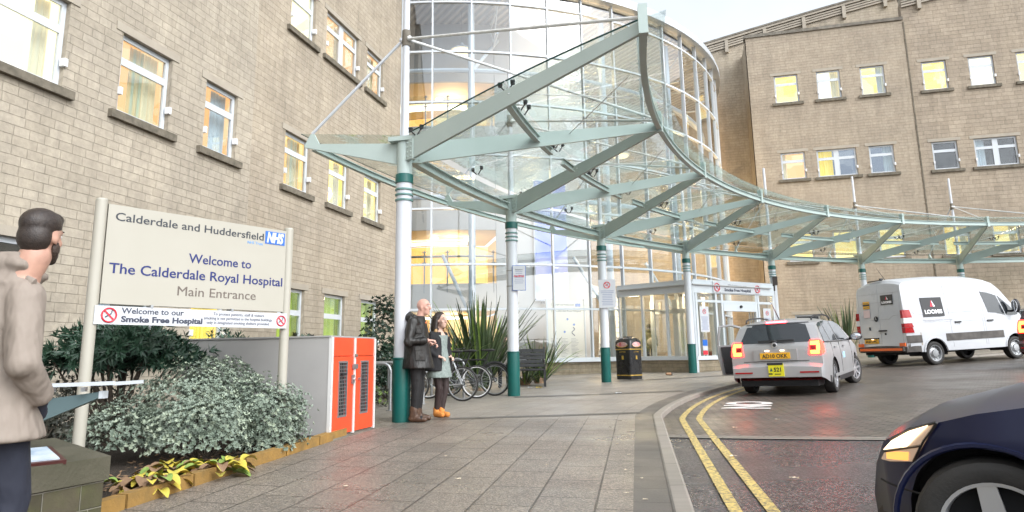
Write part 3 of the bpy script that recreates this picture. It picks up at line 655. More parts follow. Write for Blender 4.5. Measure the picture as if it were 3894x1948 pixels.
for a, c in ((1.40, 1.62), (2.86, 3.05)):
    q = MB(); lbox(q, MVF, a, a+.05, -.64, 1.33, -.16, -.125); lbox(q, MVF, c-.05, c, -.64, 1.33, -.16, -.125); d = q.build('sliding_door', M_['steel'], ves)
    q = MB(); lbox(q, MVF, a+.05, c-.05, -.62, 1.33, -.145, -.14); q.build('pane', M_['clear'], d)
b = MB(); lbox(b, MVF, 1.70, 3.0, -.62, -.02, -2.2, -2.1); b.build('inner_panel', mat('brown_panel', (.16,.055,.03), .6), ves)
b = MB()
for u in (.2, 1.15, 1.25, 2.2, 2.9): lbox(b, MVL, u-.05, u+.05, -.6, 1.9, -2.1, -2.0)
lbox(b, MVL, .2, 2.9, 1.4, 1.55, -2.1, -2.0); lbox(b, MVF, 1.5, 1.6, -.6, 2., -2.1, -2.); lbox(b, MVF, 2.6, 2.7, -.6, 2., -2.1, -2.); b.build('inner_door_frame', M_['white'], ves)
b = MB(); b.plate([p*.98+V((0,.3,0))+UP*2.2 for p in P4], UP*.03); b.build('inner_ceiling', M_['render'], ves)
b = MB(); b.plate([p+UP*-.63 for p in (K_+LD*LL, K_+FN*-.02, K_+FD*LF, K_+FD*LF+LD*3.2+V((0,3,0)), K_+LD*6+V((0,3,0)))], UP*.02); b.build('porch_floor', M_['floor'], ves)
for u, w in ((.7, -.9), (1.9, -1.1), (2.3, -2.6), (3.4, -1.)):
    q = MB(); q.lathe([(.09, 0), (.10, .04)], 14, loc(MVF, u, 2.10, w)); q.build('downlight', bpy.data.materials['strip_light'], ves)
lamp(loc(MVF, 2.2, 1.9, -1.6), 45, (1.,.74,.44), .2); lamp(loc(MVF, .4, 1.8, -3.4), 60, (1.,.72,.42), .2)

# smoke-free signs and notices
def nosmoke(parent, M, r, label=None):
    b = MB(); c = V((0,0,0)); b.tube([(r*.88*cos(2*PI*i/28), r*.88*sin(2*PI*i/28), .002) for i in range(28)], r*.11, 5, True)
    a = rad(-45); b.beam((-r*.85*cos(a), -r*.85*sin(a), .002), (r*.85*cos(a), r*.85*sin(a), .002), r*.2, .004)
    b.v = [tuple(M @ V(p)) for p in b.v]; o = b.build('no_smoking_symbol', M_['red'], parent, 40)
    q = MB(); q.beam((-r*.45, -r*.28, .001), (r*.3, r*.22, .001), r*.14, .002); q.tube([(r*.35, r*.3, .001), (r*.28, r*.45, .001), (r*.42, r*.6, .001)], r*.05, 4)
    q.v = [tuple(M @ V(p)) for p in q.v]; q.build('cigarette', M_['ink'], o)
fs = thing('fascia_sign', 'white smoke free hospital welcome sign over the sliding entrance doors', 'sign', loc(MVF, 2.0, 1.93, .04), math.atan2(FD.y, FD.x))
ML = frame((0,0,0), (1,0,0), UP)
b = MB(); b.box(-1.1, 1.35, -.025, 0., .03, .40); b.build('panel', M_['paper'], fs)
Ms = ML @ Matrix.Translation((0, 0, .027))
text('Welcome to our', .13, 'lettering', mat('grey_letter', (.10,.11,.14), .5), fs, Ms @ Matrix.Translation((-.36, .25, 0)), width=.95)
text('Smoke Free Hospital', .14, 'lettering', M_['ink'], fs, Ms @ Matrix.Translation((-.55, .09, 0)), bold=.006, width=1.35)
nosmoke(fs, Ms @ Matrix.Translation((-.92, .21, .003)), .15); nosmoke(fs, Ms @ Matrix.Translation((1.16, .21, .003)), .14)
def notice(name, label, M, w, h, lines, red=True, group=None, title=None):
    p = M.translation; o = thing(name, label, 'notice', p, 0, group); R3 = M.to_3x3().to_4x4()
    b = MB(); lbox(b, R3, -w/2, w/2, -h/2, h/2, 0, .008); b.build('sheet', M_['paper'], o)
    if red: nosmoke(o, R3 @ Matrix.Translation((0, h*.30, .010)), w*.2)
    q = MB()
    for i in range(lines): 
        z = (h*.08 if red else h*.25)-i*h*.55/lines; ww = w*rnd.uniform(.25, .40); lbox(q, R3, -ww, ww, z, z+h*.022, .008, .010)
    q.build('text_lines', mat('notice_ink', (.25,.28,.40), .6) if 'notice_ink' not in bpy.data.materials else bpy.data.materials['notice_ink'], o)
    if title: text(title[0], title[1], 'lettering', title[2], o, R3 @ Matrix.Translation((-title[3]/2, title[4], .010)), width=title[3], bold=.002)
    return o
notice('door_notice', 'white no smoking notice on the glass left of the sliding doors', frame(loc(MVF, .48, 1.05, -.03), FD, UP), .42, .85, 12)
notice('door_notice', 'white no smoking notice on the glass right of the sliding doors', frame(loc(MVF, 3.7, 1.05, -.03), FD, UP), .42, .85, 12)
st = thing('door_sticker', 'small blue, white and red stickers on the porch glass', 'sticker', loc(MVF, .42, .15, -.03))
R3 = MVF.to_3x3().to_4x4()
for nm, a, c, m in (('blue_sticker', .02, .22, M_['blue']), ('white_sticker', -.13, .015, M_['paper']), ('red_sticker', -.27, -.14, M_['red'])): q = MB(); lbox(q, R3, -.10, .12, a, c, 0, .004); q.build(nm, m, st)
# ---------------------------------------------------------------- the glass canopy over the kerb
can = thing('glass_canopy', 'curved glass canopy on white and green columns sweeping along the kerb to the entrance', 'canopy', (-4.17, 9.69, -.96), world=True)
RC, RN, RB = 24.56, 20.77, 26.33
zb = lambda k: 2.794+.0872*k-.00286*k*k          # top of the green band on column k
zc = lambda k: zb(k)+.36                          # arms meet the column here
zn = lambda j: 3.75+.105*(j+.5)                   # outer node j+.5 between two columns
zbk = lambda k: zb(k)+.63
NC = 8
def steel(b, name, parent=can, m='pale'): return b.build(name, M_[m], parent, 35)
def taper(b, p, q, h0, h1, t, drop0=.5, drop1=.5):
    """a plate arm standing on edge, deep at p and shallow at q, with a narrow flange below"""
    p, q = V(p), V(q); d = (q-p).normalized(); n = V((-d.y, d.x, 0)).normalized()
    P = [p-UP*h0*drop0, q-UP*h1*drop1, q+UP*h1*(1-drop1), p+UP*h0*(1-drop0)]
    b.plate(P, n*t); return b
for k in range(NC):
    x, y = pol(k, RC); G = g(x, y); c = V((x, y, 0)); B = zb(k)
    b = MB(); b.tube([c+UP*(G-.02), c+UP*B], .122, 28); col = b.build('column', M_['colwhite'], can, 40)
    b = MB(); b.lathe([(.128, G-.02), (.134, G+.0), (.134, G+.90), (.145, G+.905), (.145, G+.925), (.124, G+.93)], 28, c); b.build('base_sleeve', M_['green'], col, 30)
    b = MB(); b.lathe([(.124, B-.15), (.140, B-.145), (.140, B-.01), (.124, B)], 28, c); b.build('band', M_['green'], col, 30)
    for dz in (.25, .335, .42):
        b = MB(); b.lathe([(.122, B-dz-.018), (.141, B-dz-.012), (.141, B-dz+.012), (.122, B-dz+.018)], 28, c); b.build('ring', M_['ringgreen'], col, 30)
    b = MB(); b.tube([c+UP*(B+.0), c+UP*(B+.53)], .120, 24); steel(b, 'column_head', col)
    T = PH0+DPH*k; rad_in = V((cos(T), -sin(T), 0)); tan_ = V((sin(T), cos(T), 0))
    b = MB(); b.obox(c+UP*(B+.555), (.44, .30, .07), Matrix((rad_in, tan_, UP)).transposed()); steel(b, 'head_plate', col)
    mt = B+3.47+.07*k+(1.5 if k == 0 else 0)
    b = MB(); b.tube([c+UP*(B+.5), c+UP*mt], [.062, .046], 14); mast = b.build('mast', M_['colwhite'], can, 40)
    zcol = B+2.27+.065*k
    b = MB(); b.lathe([(.055, zcol-.12), (.068, zcol-.115), (.068, zcol+.155), (.05, zcol+.16)], 16, c); b.build('mast_collar', M_['coping'], mast, 30)
    b = MB(); b.lathe([(.046, mt), (.04, mt+.02), (.01, mt+.03)], 14, c); b.build('mast_cap', M_['colwhite'], mast, 40)
    # the V of two arms to the kerb side, one arm to the back
    for j in (k-.5, k+.5):
        if j > NC-1: continue
        N = rp(j, RN, zn(j)); d = (V((N.x, N.y, 0))-c).normalized(); s = tan_*(.05 if j > k else -.05)
        p = c+d*.115+s*.6+UP*zc(k)
        b = MB(); taper(b, p, N, .34, .15, .05); steel(b, 'arm')
        b = MB(); n = V((-d.y, d.x, 0)); M3 = Matrix((d, n, UP)).transposed(); b.obox(p+d*.06, (.16, .075, .32), M3)
        for z in (-.11, -.04, .04, .11):
            for u in (.02, .10):
                for sgn in (-1, 1): b.ell(p+d*u+n*sgn*.042+UP*z, .014, 6, 4)
        steel(b, 'bolted_joint')
        b = MB(); b.tube([c+UP*zcol+d*.06, N+UP*.12], .024, 8); b.ell(c+UP*zcol+d*.08, .045, 8, 6); b.ell(N+UP*.12, .035, 8, 6); b.build('tie_rod', M_['rod'], can, 40)
    Bp = rp(k, RB, zbk(k)); d = -rad_in
    b = MB(); taper(b, c+d*.115+UP*zc(k), Bp, .34, .06, .05, .55, .5)
    b.plate([Bp-d*.26+UP*.01, Bp+UP*.01, Bp-d*.10+UP*.19, Bp-d*.16+UP*.19], tan_*.045); steel(b, 'back_arm')
    b = MB(); b.tube([c+UP*zcol+d*.06, Bp-d*.12+UP*.20], .024, 8); b.ell(c+UP*zcol+d*.08, .045, 8, 6); b.build('tie_rod', M_['colwhite'], can, 40)
for i in range(NC):
    j = i-.5; N = rp(j, RN, zn(j)); T = PH0+DPH*j; ri = V((cos(T), -sin(T), 0)); tn = V((sin(T), cos(T), 0))
    b = MB(); b.plate([N-UP*.10-ri*.06, N-UP*.10+ri*.05, N+UP*.27+ri*.05, N+UP*.27-ri*.06], tn*.10); steel(b, 'node_plate')
def ibeam(name, ks, r, zf, h=.13, w=.09, sag=0.):
    b = MB()
    for z0, z1, ww in ((-h/2, -h/2+.014, w), (h/2-.014, h/2, w), (-h/2+.014, h/2-.014, .014)):
        for a, c in zip(ks[:-1], ks[1:]):
            P = [rp(k, r+dr, zf(k)+z) for k in (a, c) for dr in (-ww/2, ww/2) for z in (z0, z1)]
            b.add(P, [(0,1,3,2),(4,6,7,5),(0,4,5,1),(2,3,7,6),(0,2,6,4),(1,5,7,3)])
    steel(b, name)
def mid_z(k): return (zc(k)+.05+zn(k)*.999)/2-.02
for i in range(NC-1):
    ibeam('outer_beam', fr(i-.5+.012, i+.5-.012, .1), RN, lambda k: zn(k)+.0)
    ibeam('column_beam', fr(i+.035, i+1-.035, .1), RC, lambda k: zb(k)+.33, .16, .13)
    ibeam('back_beam', fr(i+.012, i+1-.012, .1), RB-.12, lambda k: zbk(k)-.02, .11, .08)
    for a, c in (((i-.42, i-.27), (i-.23, i+.23), (i+.27, i+.42)) if i else ((-.20, .23), (.27, .42))): ibeam('middle_beam', fr(a, c, .1), 22.65, mid_z, .12, .09)
# glass: front panes between column line and kerb, back panes towards the buildings
top_c = lambda k: zb(k)+.66; top_n = lambda k: zn(k)+.19; RM = 22.65
def gz(k, r):
    if r <= RC-.1: f = (RC-.1-r)/(RC-.1-20.5); return top_c(k)+(top_n(k)-top_c(k))*f+.02*sin(PI*f)
    f = (r-RC-.1)/(RB+.1-RC-.1); return top_c(k)+(zbk(k)+.22-top_c(k))*f
M_['glassedge'] = mat('glass_edge', (.02,.07,.06), .2)
for i in range(2*NC-2):
    a, c = -.5+i*.5+.006, i*.5-.006; kk_ = (lambda k, r: k) if i else (lambda k, r: c-(c-k)*max(.02, min(1., (RC-.1-r)/(RC-.1-20.6))))
    for r0, r1 in ((20.5, RM-.01), (RM+.01, RC-.1)):
        b = MB(); b.slab(lambda k, r: rp(kk_(k, r), r, gz(kk_(k, r), r)), fr(a, c, .1), fr(r0, r1, .25), (0,0,.012)); o = b.build('glass_pane', M_['canglass'], can, 40)
        q = MB(); q.tube([rp(kk_(a, r), r, gz(kk_(a, r), r)+.006) for r in fr(max(r0, 20.78), r1, .3)], .014, 4); q.build('pane_edge', M_['glassedge'], o) if i == 0 else None
    for r in (RM, 24.3):
        q = MB()
        for kk in ((kk_(a, r)+.02, c-.02) if r == RM else (a+.03 if i else c-.03,)):
            for dr in (-.09, .09):
                P = rp(kk, r+dr, gz(kk, r+dr)); q.lathe([(.036, .012), (.036, .03), (.012, .034)], 10, P); q.lathe([(.03, -.03), (.034, -.004)], 10, P); q.tube([P-UP*.02, rp(kk, r+dr*.2, gz(kk, r)-.11)], .011, 5)
        q.build('glass_clamp', M_['black'], can, 40)
for i in range(NC-1):
    for h in (0, .5):
        b = MB(); b.slab(lambda k, r: rp(k, r, gz(k, r)), fr(i+h+.006, i+h+.494, .1), [RC+.1, RB+.1], (0,0,.012)); o = b.build('glass_pane', M_['canglass'], can, 40)
        q = MB(); q.tube([rp(k, RB+.1, gz(k, RB+.1)+.006) for k in fr(i+h+.006, i+h+.494, .1)], .009, 4); q.build('pane_edge', M_['glassedge'], o)
for i in range(NC-1):                                               # thin stay wires under the glass
    b = MB(); b.tube([rp(i-.25, 22.6, mid_z(i-.42)+.05), rp(i+.1, 21.0, zn(i)+.02)], .007, 5); b.tube([rp(i+.42, 22.6, mid_z(i+.42)+.05), rp(i-.1, 21.0, zn(i)+.02)], .007, 5); b.build('stay_wire', M_['rod'], can)
# notices strapped to the columns
def col_frame(k, ang, z):
    x, y = pol(k, RC); n = V((sin(ang), -cos(ang), 0)); return frame(V((x, y, z))+n*.155, (cos(ang), sin(ang), 0), UP)
n1 = notice('column_notice', 'small framed parking notice strapped to the second white column from the orange locker', col_frame(1, rad(14), 1.62) @ Matrix.Translation((.15, 0, 0)), .27, .53, 7, False, title=('Drop Off Only', .05, M_['red'], .22, .02))
R3 = col_frame(1, rad(14), 0).to_3x3().to_4x4()
text('Parking Notice', .03, 'lettering', M_['ink'], n1, R3 @ Matrix.Translation((-.08, .17, .010)), width=.16)
b = MB(); lbox(b, R3, -.145, .145, -.275, .275, -.006, -.001); b.build('backing', M_['blue'], n1)
b = MB()
for z in (-.17, .17): b.lathe([(.126, z-.012), (.126, z+.012)], 20, V(pol(1, RC)+(0,))-V((n1.location.x, n1.location.y, 0)))
b.build('strap', M_['steel'], n1)
n2 = notice('column_notice', 'white no smoking notice with red circle strapped to the column before the litter bin', col_frame(2, rad(12), 1.60) @ Matrix.Translation((.10, 0, 0)), .47, .78, 9)
b = MB()
for z in (-.25, .25): b.lathe([(.126, z-.012), (.126, z+.012)], 20, V(pol(2, RC)+(0,))-V((n2.location.x, n2.location.y, 0)))
b.build('strap', M_['steel'], n2)
sp = thing('column_speaker', 'dark brown box and bracket fixed to the column beside the porch', 'speaker', V(pol(4, RC)+(2.5,)))
b = MB(); b.box(-.03, .13, -.24, -.14, -.15, .17); b.build('housing', mat('brown_metal', (.035,.025,.022), .5), sp); b = MB(); b.box(-.07, .03, -.20, -.13, -.36, -.15); b.box(-.09, -.03, -.20, -.13, -.50, -.36); b.build('bracket', bpy.data.materials['brown_metal'], sp)
# ---------------------------------------------------------------- vehicles
def lerp(tab, x):
    if x <= tab[0][0]: return tab[0][1]
    for (a, p), (c, q) in zip(tab[:-1], tab[1:]):
        if x <= c: return p+(q-p)*(x-a)/(c-a)
    return tab[-1][1]
def smo(tab, x, w=.05): return (lerp(tab, x-w)+2*lerp(tab, x)+lerp(tab, x+w))/4
class Shell:
    """a car body as cross-sections along x (front is +x): top line, plan width, tumblehome and wheel arches"""
    def __init__(s, top, plan, tumble, belt, zlow, axles, ra, rw, crown, p=2.6):
        s.top, s.plan, s.tum, s.belt, s.zl, s.ax, s.ra, s.rw, s.cr, s.p = top, plan, tumble, belt, zlow, axles, ra, rw, crown, p
    def zt(s, x): return lerp(s.top, x)
    def ze(s, x): return s.zt(x)-min(lerp(s.cr, x), .45*(s.zt(x)-s.zb(x, False)))
    def zb(s, x, arch=True):
        z = lerp(s.zl, x)
        if arch:
            for a in s.ax:
                if abs(x-a) < s.ra: z = max(z, s.rw+math.sqrt(s.ra**2-(x-a)**2))
        return z
    def W(s, x, z): return smo(s.plan, x)*lerp(s.tum, z)
    def H(s, x, y):
        w = s.W(x, s.ze(x)); return s.ze(x)+(s.zt(x)-s.ze(x))*(1-min(1, abs(y)/w)**s.p)
    def tail(s, y, z, rear=True):
        a, c = (s.top[0][0], 0.) if rear else (s.top[-1][0], 0.)
        for _ in range(40):
            m = (a+c)/2
            if s.H(m, y) < z: a = m
            else: c = m
        return (a+c)/2
    def body(s, name, mats, parent, ns=9, nt=7, extra=(), mi=lambda x, y, z: 0):
        x0, x1 = s.top[0][0], s.top[-1][0]; xs = set(fr(x0, x1, .12))|{t[0] for t in s.top}|{t[0] for t in s.plan}|set(extra)
        for a in s.ax: xs |= {a+s.ra*cos(PI*i/10)*.999 for i in range(11)}
        xs = sorted(xs); xs = [x for i, x in enumerate(xs) if i == 0 or x-xs[i-1] > .004]
        b = MB(); rows = []
        for x in xs:
            zb_, ze = s.zb(x), s.ze(x); h = []
            zs = [zb_+(ze-zb_)*i/ns for i in range(ns+1)]
            h = [(s.W(x, z), z) for z in zs]; w = h[-1][0]
            h += [(w*(1-t)**.8 if t < 1 else 0., ze+(s.zt(x)-ze)*(1-((1-t)**.8)**s.p)) for t in [i/nt for i in range(1, nt+1)]]
            rows.append([V((x, -y, z)) for y, z in h]+[V((x, y, z)) for y, z in h[-2::-1]])
        n = len(rows[0]); 
        for i in range(len(rows)-1):
            for j in range(n-1):
                q = [rows[i][j], rows[i+1][j], rows[i+1][j+1], rows[i][j+1]]; c = (q[0]+q[1]+q[2]+q[3])/4
                b.mi = mi(c.x, c.y, c.z)
                P = len(b.v); b.v += [tuple(p) for p in q]; b.f.append([P, P+1, P+2, P+3]); b.m.append(b.mi); b.uv.append(None)
        b.mi = mi(x0, 0, .4); b.add(rows[0], [tuple(range(n))]); b.mi = mi(x1, 0, .4); b.add(rows[-1], [tuple(range(n))])
        o = b.build(name, mats, parent)
        bm = bmesh.new(); bm.from_mesh(o.data); bmesh.ops.remove_doubles(bm, verts=bm.verts, dist=1e-4); bmesh.ops.recalc_face_normals(bm, faces=bm.faces); bm.to_mesh(o.data); bm.free()
        o.data.polygons.foreach_set('use_smooth', [True]*len(o.data.polygons)); o.data.set_sharp_from_angle(angle=rad(32)); return o
    def side(s, b, poly, sy, off=.006, sub=4):
        """polygon on the flank, following its curve (poly as top and bottom runs from rear to front)"""
        lo, hi = poly; n = sub*3
        def at(tab, t): return V((lerp([(i/(len(tab)-1), p[0]) for i, p in enumerate(tab)], t), lerp([(i/(len(tab)-1), p[1]) for i, p in enumerate(tab)], t)))
        def fn(t, u): p = at(lo, t)*(1-u)+at(hi, t)*u; return V((p.x, sy*(s.W(p.x, p.y)+off), p.y))
        b.slab(fn, fr(0, 1, 1/n), fr(0, 1, 1/sub), (0, -sy*.012, 0)); return b
    def rear(s, b, y0, y1, z0, z1, off=.008, n=5, rear=True, slope=None):
        sg = -1 if rear else 1
        def fn(a, c):
            z = z0+(z1-z0)*c; ya, yb = (y0, y1) if slope is None else (y0*(1-c)+slope[0]*c, y1*(1-c)+slope[1]*c); y = ya+(yb-ya)*a
            return V((s.tail(y, z, rear)+sg*off, y, z))
        b.slab(fn, fr(0, 1, 1/n), fr(0, 1, 1/n), (-sg*.012, 0, 0)); return b
def wheel(parent, x, y, r, w, m_rim, spokes=7, steel_=False, rz=0.):
    s = 1 if y > 0 else -1; R = Matrix.Rotation(rad(90), 3, 'X'); Z = Matrix.Rotation(rz, 3, 'Z')
    c = V((x, y, r)); h = w/2; ri = r*.68; pf = lambda L: [(a, -s*o) for a, o in L]      # profiles run from the car outwards
    b = MB(); b.lathe(pf([(ri, -h*.9), (r*.82, -h), (r*.95, -h*.92), (r, -h*.6), (r, h*.6), (r*.965, h*.9), (r*.90, h*.985), (r*.86, h*1.0), (r*.80, h*.985), (r*.73, h*.96), (ri, h*.88)]), 40, c, Z @ R, cap=False); o = b.build('wheel', M_['tyre'], parent, 40)
    b = MB(); f = lambda u, v, d: c+Z @ V((u, s*d, v))
    b.lathe(pf([(ri, -h*.8), (ri*1.0, h*.86), (ri*1.03, h*.92), (ri*.96, h*.90), (ri*.92, h*.5), (ri*.90, -h*.2)]), 40, c, Z @ R, cap=False)
    if steel_:
        b.lathe(pf([(ri*.92, h*.35), (ri*.72, h*.30), (ri*.58, h*.62), (ri*.50, h*.66), (ri*.46, h*.90), (ri*.10, h*.96), (.001, h*.96)]), 28, c, Z @ R, cap=False)
    else:
        b.lathe(pf([(ri*.26, 0), (ri*.25, h*.72), (ri*.16, h*.82), (.001, h*.83)]), 20, c, Z @ R, cap=False)
        for i in range(spokes):
            a = 2*PI*i/spokes+.2; t = V((-sin(a), 0, cos(a))); p, q = V((cos(a)*ri*.16, s*h*.74, sin(a)*ri*.16)), V((cos(a)*ri*.97, s*h*.84, sin(a)*ri*.97)); k = 1.5/spokes
            b.add([c+Z @ v for v in (p-t*ri*.7*k, p+t*ri*.7*k, q+t*ri*.55*k, q-t*ri*.55*k)]+[c+Z @ (v-V((0, s*.03, 0))) for v in (p-t*ri*.7*k, p+t*ri*.7*k, q+t*ri*.55*k, q-t*ri*.55*k)],
                [(0,1,2,3),(7,6,5,4),(0,4,5,1),(1,5,6,2),(2,6,7,3),(3,7,4,0)])
    b.build('rim', m_rim, o, 35)
    if steel_:
        b = MB()
        for i in range(12): a = 2*PI*i/12; b.ell(f(ri*.80*cos(a), ri*.80*sin(a), h*.36), ri*.06, 8, 5)
        b.build('vent_hole', M_['dark'], o)
    b = MB(); b.lathe(pf([(ri*.90, -h*.1), (ri*.90, 0)]), 24, c, Z @ R); b.build('brake_disc', M_['dark'], o)
def liner(S, o, sy, y0=.40):
    for a in S.ax:
        b = MB(); ts = fr(-.15, PI+.15, .2)
        b.grid(lambda t, u: V((a+(S.ra+.004)*cos(t), sy*(y0+(S.W(a+S.ra*cos(t), .6)-.012-y0)*u), S.rw+(S.ra+.004)*sin(t))), ts, [0, .5, 1.]); b.build('arch_liner', M_['dark'], o, norm=False)
M_['tyre'] = varied('tyre_rubber', (.016,.0155,.015), (.028,.026,.024), 9., (.6,.8), .2)
M_['silver'] = varied('silver_car_paint', (.41,.41,.415), (.375,.375,.38), 1.5, (.28,.36), 0, metal=.4)
M_['carglass'] = mat('car_glass', (.018,.022,.026), .04, spec=.9)
M_['trimblack'] = mat('black_trim', (.02,.02,.022), .5)
M_['alloy'] = mat('alloy_rim', (.50,.51,.53), .35, .7)
M_['tail'] = mat('lit_tail_lamp', (.5,.01,.01), .2, emit=(1.,.014,.008), es=9.)
M_['amber'] = mat('lit_amber_lamp', (.8,.3,.05), .2, emit=(1.,.26,.03), es=4.)
M_['brake'] = mat('lit_brake_lamp', (.6,.02,.03), .2, emit=(1.,.02,.025), es=20.)
M_['redref'] = mat('red_reflector', (.35,.01,.012), .25)
M_['plate'] = mat('yellow_number_plate', (.80,.42,.02), .4); M_['platelamp'] = mat('plate_lamp', (1,.9,.7), .3, emit=(1.,.66,.36), es=3.)
M_['mirror'] = mat('mirror_glass', (.7,.7,.72), .03, 1.)
def put(name, label, rear_axle, heading, group=None, cat='car'):
    x, y = rear_axle; return thing(name, label, cat, (x, y, 0), rad(heading), group)
def ground_fit(o, axles, dz):
    """sit the vehicle on the sloping road: height and tilt from the ground under its axles"""
    h = o.rotation_euler.z; d = V((cos(h), sin(h), 0)); n = V((-d.y, d.x, 0)); p = V(o.location); z = lambda q: g(q.x, q.y)+dz
    zr, zf = z(p+d*axles[0]), z(p+d*axles[1]); pitch = math.atan2(zf-zr, axles[1]-axles[0]); roll = math.atan2(z(p+n*.75)-z(p-n*.75), 1.5)
    M = Matrix.Rotation(h, 3, 'Z') @ Matrix.Rotation(-pitch, 3, 'Y') @ Matrix.Rotation(roll, 3, 'X'); o.rotation_euler = M.to_euler()
    o.location.z = zr-axles[0]*(zf-zr)/(axles[1]-axles[0])

# the silver estate: origin under its rear axle
def estate(o, paint, lamp_on=True, full=True):
    A = 2.58
    S = Shell([(-1.03,.40),(-1.02,.56),(-.965,.615),(-.93,.64),(-.905,.93),(-.87,1.0),(-.62,1.37),(-.50,1.425),(-.3,1.45),(.7,1.475),(1.5,1.45),(1.85,1.39),(2.62,1.0),(3.2,.89),(3.45,.76),(3.54,.45)],
        [(-1.03,.80),(-.9,.845),(-.6,.875),(.3,.885),(2.4,.885),(3.1,.85),(3.54,.66)], [(0,.96),(.45,1.),(.75,.995),(.95,.965),(1.40,.78),(1.6,.74)], .95,
        [(-1.03,.36),(-.6,.24),(-.3,.2),(2.9,.2),(3.54,.25)], (0, A), .365, .315, [(-1.03,.03),(-.95,.05),(-.6,.08),(.8,.09),(1.8,.1),(2.6,.09),(3.5,.1)])
    body = S.body('body', [paint, M_['trimblack']], o, mi=lambda x, y, z: 1 if z < .30 else 0)
    if full:
        b = MB(); S.rear(b, -.66, .66, 1.0, 1.345, slope=(-.54, .54), n=8); b.build('rear_window', M_['carglass'], o, 40)
        b = MB(); S.rear(b, -.60, .60, 1.352, 1.372, slope=(-.58, .58), n=6, off=.012); b.build('window_seal', M_['trimblack'], o)
    for sy in (-1, 1):
        ws = [([(-.62,.99),(-.42,.985),(-.10,.985)], [(-.50,1.31),(-.30,1.35),(-.14,1.365)]), ([(-.02,.985),(.4,.985),(.72,.985)], [(-.06,1.37),(.3,1.385),(.70,1.385)]), ([(.80,.985),(1.4,.985),(2.22,.99)], [(.80,1.385),(1.3,1.375),(1.72,1.30)])]
        for w in ws: b = MB(); S.side(b, w, sy, .007); b.build('side_window', M_['carglass'], o, 40)
        b = MB(); S.side(b, ([(-.66,.965),(.7,.955),(2.3,.96)], [(-.66,.982),(.7,.975),(2.3,.98)]), sy, .010); b.build('window_trim', M_['trimblack'], o)
        b = MB()
        for x0 in (-.06, .76, 2.1): S.side(b, ([(x0-.006,.34),(x0-.003,.7),(x0,.95)][:2], [(x0+.006,.34),(x0+.009,.9)]), sy, .003) if False else b.tube([(x0+.10*(z < .5)*(x0 < .5), sy*(S.W(x0, z)+.001), z) for z in (.30,.5,.7,.95)], .005, 4)
        b.build('door_gap', M_['dark'], o)
        for x0 in (.12, 1.05): b = MB(); b.obox((x0+.1, sy*(S.W(x0, .86)+.02), .86), (.19, .03, .03)); b.build('door_handle', paint, o)
        b = MB(); b.beam((2.12, sy*.86, .98), (2.08, sy*.98, 1.0), .03, .05); b.ell((2.05, sy*1.02, 1.03), (.07, .125, .085), 14, 10); m = b.build('wing_mirror', M_['trimblack'] if full else paint, o, 40)
        b = MB(); b.ell((1.985, sy*1.025, 1.03), (.012, .105, .07), 14, 8); b.build('mirror_glass', M_['mirror'], m, 40)
        b = MB(); b.tube([(-.42, sy*.62, 1.41), (-.36, sy*.62, 1.46), (-.1, sy*.62, 1.49), (.7, sy*.62, 1.515), (1.3, sy*.62, 1.49), (1.5, sy*.62, 1.44)], .017, 8); b.build('roof_rail', M_['trimblack'], o, 40)
        # C-shaped tail lamp wrapping the corner
        y0, y1 = sorted((sy*.60, sy*.815))
        b = MB(); S.rear(b, y0, y1, .76, 1.03, n=5, off=.012, slope=sorted((sy*.63, sy*.775)))
        S.side(b, ([(-.95,.77),(-.85,.77),(-.76,.80)], [(-.86,1.03),(-.78,1.01),(-.72,.97)]), sy, .010)
        lmp = b.build('tail_light', M_['tail'] if lamp_on else M_['redref'], o, 40)
        if lamp_on:
            b = MB(); ya, yb = sorted((sy*.64, sy*.79)); S.rear(b, ya, yb, .94, 1.0, off=.017, n=3); S.rear(b, ya, yb, .775, .835, off=.017, n=3); ya, yb = sorted((sy*.745, sy*.80)); S.rear(b, ya, yb, .83, .94, off=.017, n=3)
            b.build('lamp_bulb', M_['amber'], lmp, 40)
            b = MB(); ya, yb = sorted((sy*.63, sy*.735)); S.rear(b, ya, yb, .845, .925, off=.018, n=3); b.build('lamp_insert', M_['redref'], lmp, 40)
        ya, yb = sorted((sy*.43, sy*.76)); b = MB(); b.box(-1.045, -1.02, ya, yb, .435, .462); b.build('reflector', M_['redref'], o)
        b = MB(); b.lathe([(.10, 0), (.36, .01), (.36, .30), (.10, .31)], 24, (0, -sy*.52 if sy > 0 else .52, .315), Matrix.Rotation(rad(90), 3, 'X')) if False else b.box(-.36, .36, min(sy*.45, sy*.63), max(sy*.45, sy*.63), .30, .68); b.build('wheel_well', M_['dark'], o)
        b = MB(); b.box(A-.36, A+.36, min(sy*.45, sy*.63), max(sy*.45, sy*.63), .30, .68); b.build('wheel_well', M_['dark'], o)
    for sy in (-1, 1): liner(S, o, sy)
    for x in (0, A):
        for sy in (-1, 1): wheel(o, x, sy*.765, .315, .205, M_['alloy'], 8, rz=rad(-16) if x and full else 0)
    b = MB(); b.box(-.9, 3.4, -.7, .7, .19, .30); b.build('underbody', M_['dark'], o)
    return S
car = put('silver_estate_car', 'silver estate car with lit brake lamps and an open door stopped on the paved road', (1.93, 14.99), 70.)
S = estate(car, M_['silver']); ground_fit(car, (0, 2.58), -.064)
b = MB(); b.box(-.955, -.905, -.40, .40, .665, .875); b.build('plate_recess', M_['silver'], car)
b = MB(); b.box(-.972, -.956, -.275, .275, .70, .815); pl = b.build('number_plate', M_['plate'], car)
Mt = frame((-.974, .235, .72), (0,-1,0), UP); text('AD10 OKK', .10, 'lettering', M_['trimblack'], pl, Mt, bold=.002, width=.47)
for y in (-.14, .14): b = MB(); b.box(-.985, -.955, y-.035, y+.035, .845, .862); b.build('plate_lamp', M_['platelamp'], car)
